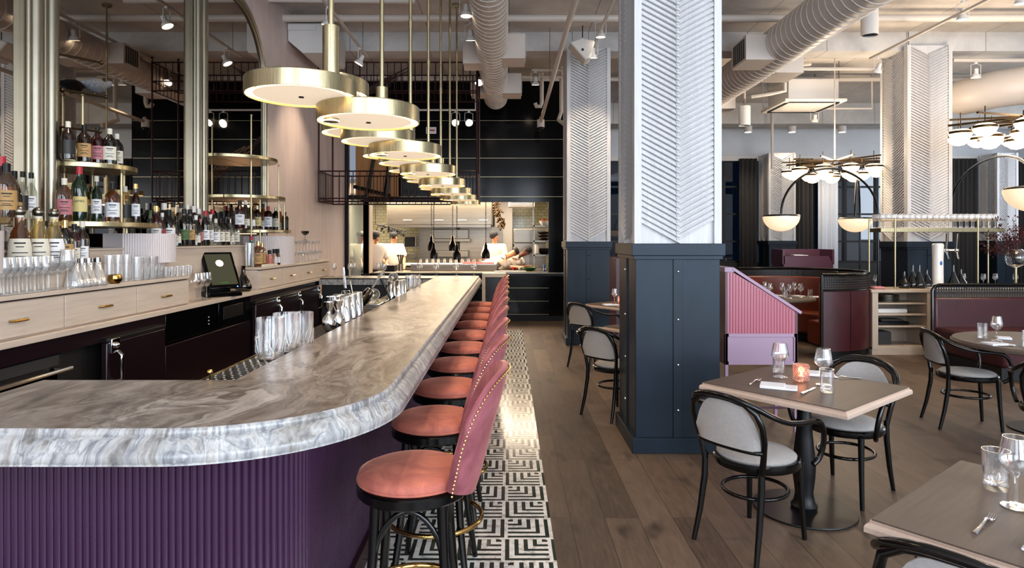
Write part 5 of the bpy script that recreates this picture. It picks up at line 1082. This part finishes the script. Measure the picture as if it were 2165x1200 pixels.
# arc lamps
def arc_lamp(label, post, shade, zs, peak, dia, zb=0):
    a = thing('arc_lamp', label, 'arc lamp', (post[0], post[1], zb)); p0 = Vector((0, 0, 0)); top = zs - zb
    sx, sy = shade[0] - post[0], shade[1] - post[1]; n = 28; pts_ = [(0, 0, 0)] + [((sx) * (1 - cos(pi * i / n)) / 2, sy * (1 - cos(pi * i / n)) / 2, top + .04 + (peak - zs) * sin(pi * i / n)) for i in range(n + 1)]
    MB().tube(pts_, .016, 8).build('arched_tube', 'bent', a, ang=60); c = (sx, sy, 0); r = dia / 2
    MB().lathe([(.001, top + .03), (r * .95, top + .025), (r + .005, top + .01), (r + .005, top), (r, top)], 36, c).build('shade_cap', 'bent', a)
    MB().lathe([(r * cos(t), top - r * .85 * sin(t)) for t in [i * pi / 2 / 10 for i in range(10)]] + [(.001, top - r * .85)], 36, c).build('opal_shade', 'opal', a, ang=60)
    MB().cyl(.13, 0, .02, seg=24).build('base', 'bent', a)
arc_lamp('arc lamp with its glowing half-dome shade hanging over the booth table', (5.53, 9.55), (3.93, 9.2), 1.93, 2.6, .5, .0)
arc_lamp('arc lamp with half-dome shade right of the booth, arching back to the column', (6.0, 10.9), (5.62, 10.35), 1.93, 2.55, .5)
arc_lamp('arc lamp at the right edge, its shade over the round table', (7.35, 10.6), (5.45, 6.6), 2.12, 2.62, .56)
# chandeliers
def chandelier(x, y, z, label, r=.72, n=(11, 7), seed=1):
    c = thing('chandelier', label, 'chandelier', (x, y, z), group='opal dome chandeliers'); MB().cyl(.012, .1, CZ - z, seg=8).build('rod', 'pipe', c); m = MB()
    for k2, N in enumerate(n):
        rr = r * (1 - .42 * k2)
        for i in range(N):
            a = 2 * pi * i / N + .3 * k2; px_, py_ = rr * cos(a), rr * sin(a); dz = .02 - .07 * k2
            m.box(0, rr + .12, -.012, .012, .14 + dz, .165 + dz, T=Matrix.Rotation(a, 3, 'Z')); m.tube([(px_, py_, .03 + dz), (px_, py_, .24 + dz)], .006, 5)
            MB().lathe([(.001, .03), (.08, .025), (.125, .0)], 18, (px_, py_, dz)).build('upper_dome', 'opal2', c); MB().lathe([(.135, .0), (.135, -.03)], 18, (px_, py_, dz)).build('bronze_ring', 'brass_dark', c)
            MB().lathe([(.13, -.03), (.11, -.08), (.065, -.12), (.001, -.135)], 18, (px_, py_, dz)).build('opal_dome', 'opal2', c)
    m.build('bronze_bar', 'brass_dark', c, smooth=False); light('chandelier_glow', 'POINT', (x, y, z - .2), 30, WARM, shadow_soft_size=.4)
    light('chandelier_glow', 'POINT', (x, y, z + .35), 70, WARM, shadow_soft_size=.3); return c
chandelier(5.62, 11.0, 2.78, 'chandelier of glowing opal domes hanging before the far windows'); chandelier(6.45, 7.9, 2.95, 'chandelier of opal domes cut off by the right edge', .74)
# ================================================================ ceiling services
def duct(label, a, b, r, boxes=(), elbow=None):
    d = thing('spiral_duct', label, 'air duct', (0, 0, 0)); A, B = Vector(a), Vector(b); L = (B - A).length; n = int(L / .06); pts_ = []; rs = []
    P_ = [A.lerp(B, i / 12) for i in range(13)]
    if elbow: P_ += [Vector(e) for e in elbow]
    MB().tube(P_, r, 36).build('duct_tube', 'duct', d, ang=40)
    ax = (B - A).normalized(); u = ax.cross(Vector((0, 0, 1))).normalized(); v = u.cross(ax); m = MB(); N = int(L / .14) * 24
    m.tube([A + ax * (L * i / N) + (u * cos(2 * pi * i / 24) + v * sin(2 * pi * i / 24)) * (r + .0005) for i in range(N + 1)], .007, 5); m.build('spiral_seam', 'pipe', d)
    return d, ax, u
def grille_box(d, c, sx, sy, sz, face):
    """supply box with a slatted opening facing +-x"""
    x, y, z = c; box(x - sx / 2, x + sx / 2, y - sy / 2, y + sy / 2, z - sz / 2, z + sz / 2).build('outlet_box', 'duct', d, smooth=False); fx = x + face * sx / 2; m = MB()
    for i in range(7): yy = y - sy * .4 + sy * .8 * i / 6; m.box(fx - .003, fx + .012, yy - .004, yy + .004, z - sz * .38, z + sz * .38)
    m.build('outlet_grille', 'pipe', d, smooth=False); box(fx - .002, fx + .004, y - sy * .42, y + sy * .42, z - sz * .4, z + sz * .4).build('outlet_dark', 'dark', d)
d, _, _ = duct('spiral duct running down the aisle above the bar stools', (-.2, 2.5, 4.26), (-.24, 12.0, 4.26), .215)
MB().lathe([(.215, 0), (.2, .1), (.14, .18), (.001, .21)], 30, T=Matrix.Rotation(-pi / 2, 3, 'X')).build('end_cap', 'duct', d, loc=(-.24, 12.0, 4.26))
grille_box(d, (.06, 9.0, 4.26), .34, .45, .34, 1); grille_box(d, (-.5, 9.3, 4.26), .3, .4, .3, -1); grille_box(d, (.05, 11.1, 4.26), .34, .45, .34, 1); grille_box(d, (-.5, 11.2, 4.26), .3, .4, .3, -1)
d, _, _ = duct('large spiral duct rising to the upper right behind the near column', (3.75, 3.4, 4.27), (3.75, 13.2, 4.27), .275); grille_box(d, (3.42, 8.9, 4.2), .42, .55, .34, -1); grille_box(d, (4.1, 9.6, 4.2), .4, .6, .34, 1); grille_box(d, (4.05, 12.2, 4.2), .4, .5, .3, 1)
d, _, _ = duct('spiral duct with elbow at the upper right corner', (13.0, 7.6, 4.12), (7.95, 9.9, 3.98), .29, elbow=((7.7, 10.1, 3.97), (7.6, 10.35, 3.96), (7.62, 10.7, 3.98))); box(7.95, 8.45, 9.35, 9.7, 3.85, 4.2).build('outlet_box', 'duct', d); m = MB()
for i in range(8): m.box(8.0 + i * .055, 8.02 + i * .055, 9.335, 9.35, 3.9, 4.15)
m.build('outlet_grille', 'iron', d)
def pipe(label, pts_, r, mt='pipe', name='ceiling_pipe'):
    return tag(MB().tube(pts_, r, 10).build(name, mt, ang=60), label, 'pipe', 'painted pipes under the ceiling')
pipe('long white pipe crossing high above the bar and columns', [(WX, 8.75, 4.63), (13.1, 8.75, 4.63)], .05); pipe('shorter white pipe just above the long one at the left wall', [(WX, 8.2, 4.68), (-1.2, 8.2, 4.66)], .035)
pipe('white pipe crossing under the beam line to the column', [(3.2, 10.3, 4.35), (6.4, 10.3, 4.35)], .025); pipe('white pipe crossing behind the air conditioner', [(1.6, 12.2, 4.66), (13, 12.2, 4.66)], .045); pipe('pipe crossing right of the column', [(6.75, 9.7, 4.32), (13, 9.7, 4.32)], .03)
pipe('thin white rail crossing near the kitchen wall top', [(WX, 11.4, 4.5), (1.2, 11.4, 4.5)], .025); pipe('white pipe with hook bend above the kitchen', [(.62, 11.9, 4.7), (.62, 11.9, 4.15), (.6, 11.9, 4.08), (.52, 11.9, 4.08), (.5, 11.9, 4.14)], .04)
pipe('white drop pipe bending beside the long pole', [(.95, 11.5, 4.7), (.95, 11.5, 3.9), (.9, 11.5, 3.75), (1.0, 11.2, 3.6)], .035)
pipe('long white pole running from overhead toward the kitchen', [(.66, 4.2, 3.98), (.6, 11.8, 3.98 - .2)], .03); pipe('second white pole beside the long one', [(.75, 4.2, 4.1), (.66, 9.0, 4.02)], .022)
t = thing('pole_camera', 'small dome camera at the end of the long white pole', 'camera', (.6, 11.85, 3.62)); MB().cyl(.07, .06, .2, seg=16).build('housing', 'white', t); MB().ball((0, 0, .04), .05, 14).build('lens_dome', 'black', t); MB().tube([(0, 0, .18), (0, -.04, .24)], .03, 8).build('arm', 'pipe', t)
pipe('white vertical pipe dropping behind the chandelier rod', [(5.95, 14.4, 4.5), (5.95, 14.4, 3.3), (5.95, 14.4, 3.2)], .03)
# tracks and spots
def track(label, x, z, y0, y1):
    return tag(box(x - .017, x + .017, y0, y1, z, z + .03).build('track_rail', 'pipe'), label, 'track rail', 'lighting track rails')
def spot(x, y, z, label, tilt=0, e=14, rz=0, size=75, aim=None):
    s = thing('track_spotlight', label, 'spotlight', (x, y, z), rz, 'white track spotlights')
    MB().cyl(.022, -.03, .0, seg=12).build('track_adapter', 'white', s); m = MB()
    m.tube([(0, 0, -.02), (.075, 0, -.04), (.075, 0, -.2)], .005, 5); m.tube([(0, 0, -.02), (-.075, 0, -.04), (-.075, 0, -.2)], .005, 5); m.build('yoke', 'white', s)
    T_ = Matrix.Rotation(tilt, 3, 'X'); c = (0, 0, -.2); MB().lathe([(.001, .11), (.028, .1), (.032, .03), (.062, .0), (.07, -.035), (.064, -.035), (.062, -.02)], 20, c, T=T_).build('lamp_head', 'white', s)
    MB().lathe([(.061, -.028), (.001, -.03)], 20, c, T=T_).build('lamp_face', 'lamp', s)
    light('spot_light', 'SPOT', (x, y, z - .24), e * 4, WARM, (tilt, 0, rz), spot_size=R(size), spot_blend=.7, shadow_soft_size=.05)
    return s
track('track rail over the bar stools left of the aisle duct', -.49, 4.42, 3.0, 11.0); spots = [(-.49, 7.4, 4.42), (-.49, 8.3, 4.42), (-.49, 9.2, 4.42), (-.49, 10.6, 4.42), (-.49, 5.4, 4.42), (-.49, 3.6, 4.42)]
for i, p in enumerate(spots): spot(*p, 'spotlight on the rail beside the aisle duct, %s' % ['nearest in view', 'second in view', 'third in view', 'farthest, by the duct end', 'above the picture', 'closest to the camera'][i], (0, .25, -.2, -.7, .1, 0)[i], 16)
track('copper toned rail over the bar reaching the back bar', -2.12, 4.33, 3.0, 9.6); spot(-2.12, 7.5, 4.33, 'spotlight left of the first pendant stem', .45, 22, pi / 2); spot(-2.12, 9.1, 4.33, 'spotlight at the tip of the rail over the bar', .5, 26, pi / 2); spot(-2.12, 5.3, 4.33, 'spotlight over the near end of the back bar', .25, 18, pi / 2); spot(-2.12, 3.5, 4.33, 'spotlight over the glasses', .25, 16, pi / 2)
pipe('cross rail holding two spots before the kitchen wall', [(-2.2, 11.6, CZ), (-2.2, 11.6, 3.95), (-.6, 11.6, 3.95), (-.6, 11.6, CZ)], .02, name='cross_rail'); spot(-.96, 11.6, 3.93, 'left of the two spots before the kitchen wall', -1.0, 10); spot(-.72, 11.6, 3.93, 'right of the two spots before the kitchen wall', -1.0, 10, .3)
track('long rail slanting to the upper right above the dining tables', 5.55, 4.36, 3.0, 9.8); spot(5.55, 9.6, 4.34, 'spotlight at the far tip of the rail left of the glass-rack column', .4, 16, .4); spot(5.55, 6.9, 4.38, 'right one of two spots high at the upper right', .15, 18); spot(5.62, 7.9, 4.55, 'left one of two spots high at the upper right', .1, 18)
track('short rail above the second column', 1.25, 4.42, 3.2, 9.4); spot(1.27, 8.8, 4.62, 'spot behind the wedge loudspeaker', .1, 16); spot(1.2, 9.1, 4.42, 'spot in front of the second column top', .2, 16); spot(1.1, 6.6, 4.5, 'spot over the square tables, above the picture', 0, 12)
spot(.46, 10.9, 4.47, 'spot on the short arm left of the second column', .2, 14); pipe('short arm holding a spot left of the second column', [(.4, 10.9, 4.49), (1.3, 10.9, 4.49)], .025, name='cross_rail')
spot(7.1, 9.7, 4.29, 'spot hanging just right of the glass-rack column', .1, 16); spot(5.9, 12.3, 4.1, 'spot hanging below the air conditioner', .3, 12); pipe('rail below the air conditioner', [(4.9, 12.3, CZ), (4.9, 12.3, 4.12), (7.0, 12.3, 4.12), (7.0, 12.3, CZ)], .02, name='cross_rail')
spot(2.4, 2.6, 4.4, 'spot above the near tables, out of the picture', -.2, 11); spot(2.9, 5.2, 4.4, 'spot above the host desk, out of the picture', .0, 11)
for i, px in enumerate((1572, 1663, 1767)):
    y = 15.55; o = thing('beam_spotlight', 'small round spot under the far beam, %s from the left' % nth(i), 'spotlight', ((px - VX) * y / FPX, y - .3, 4.16), group='small spots under the far beam'); MB().cyl(.09, 0, .14, seg=18).build('housing', 'white', o); MB().disc(.075, -.002, seg=18, up=False).build('lamp_face', 'lamp', o)
    light('beam_light', 'SPOT', ((px - VX) * y / FPX, y - .3, 4.13), 40, WARM, (0, 0, 0), spot_size=R(110), spot_blend=.8, shadow_soft_size=.06)
# can light, speaker, AC units
cl = thing('cylinder_light', 'large white cylinder downlight near the big duct', 'ceiling light', (4.75, 8.4, 4.28)); MB().lathe([(.1, 0), (.105, 0), (.105, .36), (.001, .36)], 28).build('can', 'white', cl); MB().cyl(.09, .01, .05, seg=24).build('reflector', 'chrome', cl); MB().tube([(0, 0, .36), (0, 0, .5)], .02, 6).build('stem', 'pipe', cl)
cl2 = dup(cl, (4.4, 11.9, 3.72), label='white cylinder downlight cut off by the near column'); tag(MB().tube([(4.4, 11.9, 4.08), (4.4, 11.9, CZ)], .02, 6).build('stem', 'pipe', None), None).parent = cl2; cl2.children[-1].matrix_parent_inverse = Matrix.Translation((-4.4, -11.9, -3.72))

sk = thing('wedge_speaker', 'white wedge loudspeaker hung above the second column', 'loudspeaker', (1.05, 8.9, 4.25)); s1 = MB().prism([(-.2, .1), (.02, -.15), (.1, -.12), (.16, .12), (-.02, .17)], 0, .3, T=Matrix(((1, 0, 0), (0, 0, 1), (0, 1, 0)))).build('cabinet', 'speaker', sk, bevel=.02); m = MB().tube([(0, .15, .15), (0, .15, .38)], .008, 6); m.build('bracket', 'iron', sk); box(-.03, .0, -.006, 0, -.02, .01).build('badge', 'iron', sk)
ac = thing('ceiling_cassette', 'square white ceiling air conditioner with louvred underside', 'air conditioner', (4.9, 11.3, 4.05)); box(0.1, 1.0, .1, 1.0, .06, .42).build('casing', 'white', ac, bevel=.01); MB().prism([(0, 0), (1.1, 0), (1.1, 1.1), (0, 1.1)], .0, .05).build('fascia', 'white', ac, bevel=.01); m = MB()
for a, b, c2, e in ((.1, 1.0, .06, .12), (.1, 1.0, .98, 1.04)): m.box(a, b, c2, e, -.01, .0)
for c2 in (.06, .98): m.box(c2, c2 + .06, .15, .95, -.01, 0)
m.build('louvre', 'iron', ac); m = MB()
for i in range(7): m.box(.25, .85, .25 + i * .09, .28 + i * .09, -.006, 0)
m.build('intake_grille', 'pipe', ac); m = MB()
for x, y in ((.1, .1), (1, .1), (.1, 1), (1, 1)): m.tube([(x, y, .42), (x, y, CZ - 4.05)], .008, 5)
m.build('hanger_rod', 'steel', ac)
pipe('bent white condensate pipe left of the air conditioner', [(4.85, 11.2, 4.6), (4.85, 11.2, 4.2), (4.6, 11.2, 4.15), (4.3, 11.3, 4.12)], .03); pipe('white elbow pipe on top of the air conditioner', [(5.0, 11.25, 4.5), (5.1, 11.2, 4.66), (5.3, 11.2, 4.68)], .035)
wa = thing('wall_air_unit', 'white wedge shaped air unit high on the left wall', 'air conditioner', (WX + .01, 8.9, 3.95)); MB().prism([(0, 0), (.25, 0), (1.2, .0), (1.2, .6), (0, .6)], .0, .45, T=Matrix(((1, 0, 0), (0, 0, 1), (0, 1, 0)))).build('mount', 'white', wa)
wa.children[0].data.clear_geometry(); wa.children[0].data.from_pydata(*(lambda q: ([(x, 0, z) for x, z in q] + [(x, .85, z) for x, z in q], [], [tuple(range(len(q))), tuple(range(len(q), 2 * len(q)))[::-1]] + [(i, i + len(q), (i + 1) % len(q) + len(q), (i + 1) % len(q)) for i in range(len(q))]))([(0, .42), (.2, .25), (.56, .25), (.58, .3), (.58, .66), (0, .66)])); wa.children[0].name = 'casing'
box(0, .4, -.03, 0, .56, .64).build('label_rail', 'white', wa, bevel=.005)
# hanging wires
def wires(label, items, group='suspension wires'):
    for i, (a, b) in enumerate(items): tag(MB().tube([a, b], .004, 4).build('suspension_wire', 'steel'), '%s, %s' % (label, nth(i)), 'wire', group)
wires('thin suspension wire of the big duct', [((3.55, 7.0, 4.3), (3.75, 7.0, CZ)), ((3.95, 7.0, 4.3), (3.75, 7.0, CZ))]); wires('thin suspension wire of the corner duct', [((8.3, 9.8, 4.2), (8.6, 9.8, CZ)), ((8.9, 9.6, 4.2), (8.6, 9.6, CZ))]); wires('long thin wire over the aisle', [((.7, 6.0, 4.0), (.7, 6.0, CZ)), ((.62, 9.6, 4.0), (.62, 9.6, CZ)), ((5.62, 7.9, 4.55), (5.62, 7.9, CZ)), ((-2.12, 9.3, 4.33), (-2.12, 9.3, CZ))])
es = thing('exit_sign', 'tiny white sign with red mark behind the pendants', 'sign', (-1.62, 12.56, 3.68)); box(0, .2, 0, .02, 0, .13).build('plate', 'porcelain', es); box(.03, .17, -.003, 0, .05, .08).build('red_mark', 'red', es)
# ================================================================ cooks in the kitchen
def skin_mesh(name, verts, edges, radii, root, mt, parent, sub=2):
    me = bpy.data.meshes.new(name); me.from_pydata([tuple(v) for v in verts], edges, []); me.materials.append(MT[mt])
    o = bpy.data.objects.new(name, me); COL.objects.link(o)
    if parent is not None: o.parent = parent
    s = o.modifiers.new('skin', 'SKIN'); s.use_smooth_shade = True
    if not me.skin_vertices: me.skin_vertices.new() if hasattr(me.skin_vertices, 'new') else None
    for i, r in enumerate(radii): d = me.skin_vertices[0].data[i]; d.radius = r if isinstance(r, tuple) else (r, r); d.use_root = (i == root)
    m = o.modifiers.new('sub', 'SUBSURF'); m.levels = sub; m.render_levels = sub
    return o
def cook(label, J, loc, rz, skin, cap, jacket=True, apron_=True, short=True, hair_vis=True):
    """J: joints pelvis chest neck head(center) sL eL wL sR eR wR hL kL aL hR kR aR face(dir)"""
    p = bpy.data.objects.new('person', None)
    V = {k: Vector(v) for k, v in J.items()}; face = V['face'].normalized()
    up = (V['head'] - V['neck']).normalized(); side = face.cross(up).normalized()
    vs, es, rs = [], [], []
    def add(v, r, fr=None):
        vs.append(Vector(v)); rs.append(r)
        if fr is not None: es.append((fr, len(vs) - 1))
        return len(vs) - 1
    pe = add(V['pelvis'], (.14, .12)); sp_ = add(V['pelvis'].lerp(V['chest'], .5), (.125, .1), pe); che = add(V['chest'], (.15, .11), sp_)
    nk = add(V['neck'], .05, che); jw = add(V['head'] - up * .06 + face * .015, (.06, .065), nk); hd_ = add(V['head'] + up * .02, (.078, .09), jw); tp_ = add(V['head'] + up * .085, (.055, .065), hd_)
    ns = add(V['head'] + face * .105 - up * .01, .012, hd_)
    for s in (1, -1): add(V['head'] + side * .085 * s, .014, hd_)
    for s in 'LR':
        sh = add(V['s' + s], .06, che); el = add(V['e' + s], .042, sh); wr = add(V['w' + s], .028, el); d = (V['w' + s] - V['e' + s]).normalized(); lat = d.cross(Vector((0, 0, 1))); lat = lat.normalized() if lat.length > .1 else Vector((1, 0, 0))
        pm = add(V['w' + s] + d * .06, (.03, .018), wr)
        for q, L in ((-1.2, .06), (-.4, .072), (.4, .068), (1.2, .055)):
            b0 = add(V['w' + s] + d * .095 + lat * .017 * q, .009, pm); b1 = add(vs[b0] + d * L * .55 + Vector((0, 0, -.012)), .008, b0); add(vs[b1] + d * L * .3 + Vector((0, 0, -.022)), .007, b1)
        t0 = add(V['w' + s] + d * .04 + lat * .035 * (1 if s == 'L' else -1), .011, wr); add(vs[t0] + d * .04 + Vector((0, 0, -.01)), .008, t0)
        h = add(V['h' + s], .085, pe); kn_ = add(V['k' + s], .06, h); an = add(V['a' + s], .04, kn_); add(V['a' + s] + Vector((face.x, face.y, 0)).normalized() * .15 - Vector((0, 0, .03)), .035, an)
    o = skin_mesh('person', vs, es, rs, 0, skin, None); bpy.data.objects.remove(p)
    o.location = loc; o.rotation_euler = (0, 0, rz); tag(o, label, 'person', 'cooks in the open kitchen')
    # jacket
    vs, es, rs = [], [], []
    pe = add(V['pelvis'] - (V['chest'] - V['pelvis']) * .25, (.2, .175)); mi_ = add(V['pelvis'].lerp(V['chest'], .45), (.19, .165), pe); che = add(V['chest'], (.205, .165), mi_); add(V['neck'].lerp(V['chest'], .12), (.1, .095), che)
    for s in 'LR': sh = add(V['s' + s], .11, che); el = add(V['s' + s].lerp(V['e' + s], .95 if short else 1.0), .085, sh); (None if short else add(V['e' + s].lerp(V['w' + s], .7), .045, el))
    skin_mesh('chef_jacket', vs, es, rs, 0, 'coatw', o)
    # trousers and apron
    vs, es, rs = [], [], []
    pe = add(V['pelvis'], (.165, .14))
    for s in 'LR': h = add(V['h' + s], .1, pe); k3 = add(V['k' + s], .078, h); add(V['a' + s] + Vector((0, 0, .05)), .06, k3)
    skin_mesh('trousers', vs, es, rs, 0, 'dark', o)
    if apron_:
        vs, es, rs = [], [], []; dn = Vector((0, 0, -1)); f2 = Vector((face.x, face.y, 0)).normalized()
        a = add(V['pelvis'] + Vector((0, 0, .02)), (.18, .16)); b = add(V['pelvis'] + dn * .2, (.18, .16), a); add(V['pelvis'] + dn * .42, (.19, .15), b); skin_mesh('apron', vs, es, rs, 0, 'apron', o)
    rot = up.rotation_difference(Vector((0, 0, 1))).inverted().to_matrix()
    m = MB().lathe([(.090, .02), (.096, .04), (.092, .07), (.065, .1), (.001, .112)], 20, tuple(V['head'] + up * .02 - face * .006), T=rot); m.build('cap' if cap else 'hair', 'cap_m' if cap else 'hair', o, ang=60)
    if cap: MB().lathe([(.088, -.03), (.093, .02)], 16, tuple(V['head'] + up * .015 - face * .012), T=rot, a0=0, a1=2 * pi).build('hair', 'hair', o)
    e = MB()
    for s in (1, -1): e.ball(V['head'] + face * .088 + side * .032 * s + up * .015, .011, 8)
    e.build('eye', 'hair', o); MB().tube([V['head'] + face * .092 + side * .025 - up * .048, V['head'] + face * .096 - up * .05, V['head'] + face * .092 - side * .025 - up * .048], .006, 5).build('mouth', 'paper_r', o)
    return o
def stand(face=(0, -1, -.3), wl=(-.18, -.38, 1.02), wr=(.2, -.36, 1.02), lean=.06):
    return dict(pelvis=(0, 0, .98), chest=(0, -lean, 1.36), neck=(0, -lean * 1.3, 1.52), head=(0, -lean * 2.2, 1.66), sL=(-.19, -lean, 1.42), sR=(.19, -lean, 1.42), eL=(-.25, -.12, 1.15), eR=(.25, -.12, 1.15), wL=wl, wR=wr, hL=(-.1, 0, .9), hR=(.1, 0, .9), kL=(-.11, -.02, .5), kR=(.11, -.02, .5), aL=(-.11, .02, .09), aR=(.11, .02, .09), face=face)
cook('cook in white jacket half hidden by the left timber jamb, head down', stand(), (-3.40, 14.5, 0), R(30), 'skin_d', False)
cook('cook in white jacket and dark cap leaning over work at the left of the kitchen', stand(lean=.12, face=(.5, -.7, -.5)), (-2.93, 14.0, 0), R(15), 'skin_l', True)
cook('cook in white jacket and dark cap standing before the green tiles', stand(face=(.6, -.6, -.35)), (-2.72, 15.0, 0), R(20), 'skin_l', True)
cook('tall cook in grey cap standing in profile beside the fridge', stand(face=(1, -.15, -.25), wl=(.35, -.3, 1.2), wr=(.38, -.1, 1.25)), (-.30, 14.6, 0), R(-10), 'skin_l', True)
B = dict(pelvis=(-.52, .05, .93), chest=(-.12, 0, 1.16), neck=(.05, -.02, 1.24), head=(.19, -.02, 1.32), sL=(-.05, .17, 1.18), sR=(-.05, -.17, 1.16), eL=(.05, .22, 1.0), eR=(.1, -.2, .995), wL=(.32, .12, 1.0), wR=(.38, -.1, .99), hL=(-.52, .14, .88), hR=(-.52, -.06, .88), kL=(-.5, .14, .48), kR=(-.48, -.06, .48), aL=(-.55, .14, .09), aR=(-.55, -.06, .09), face=(.85, 0, -.55))
cook('cook bending far forward over the pass, forearms on the counter', B, (-.08, 13.82, 0), 0, 'skin_l', False)
cook('cook in dark cap behind the bending one, bent over the same plate', dict(B, head=(.2, 0, 1.34), face=(.4, -.5, -.6)), (.22, 14.4, 0), R(-20), 'skin_d', True)
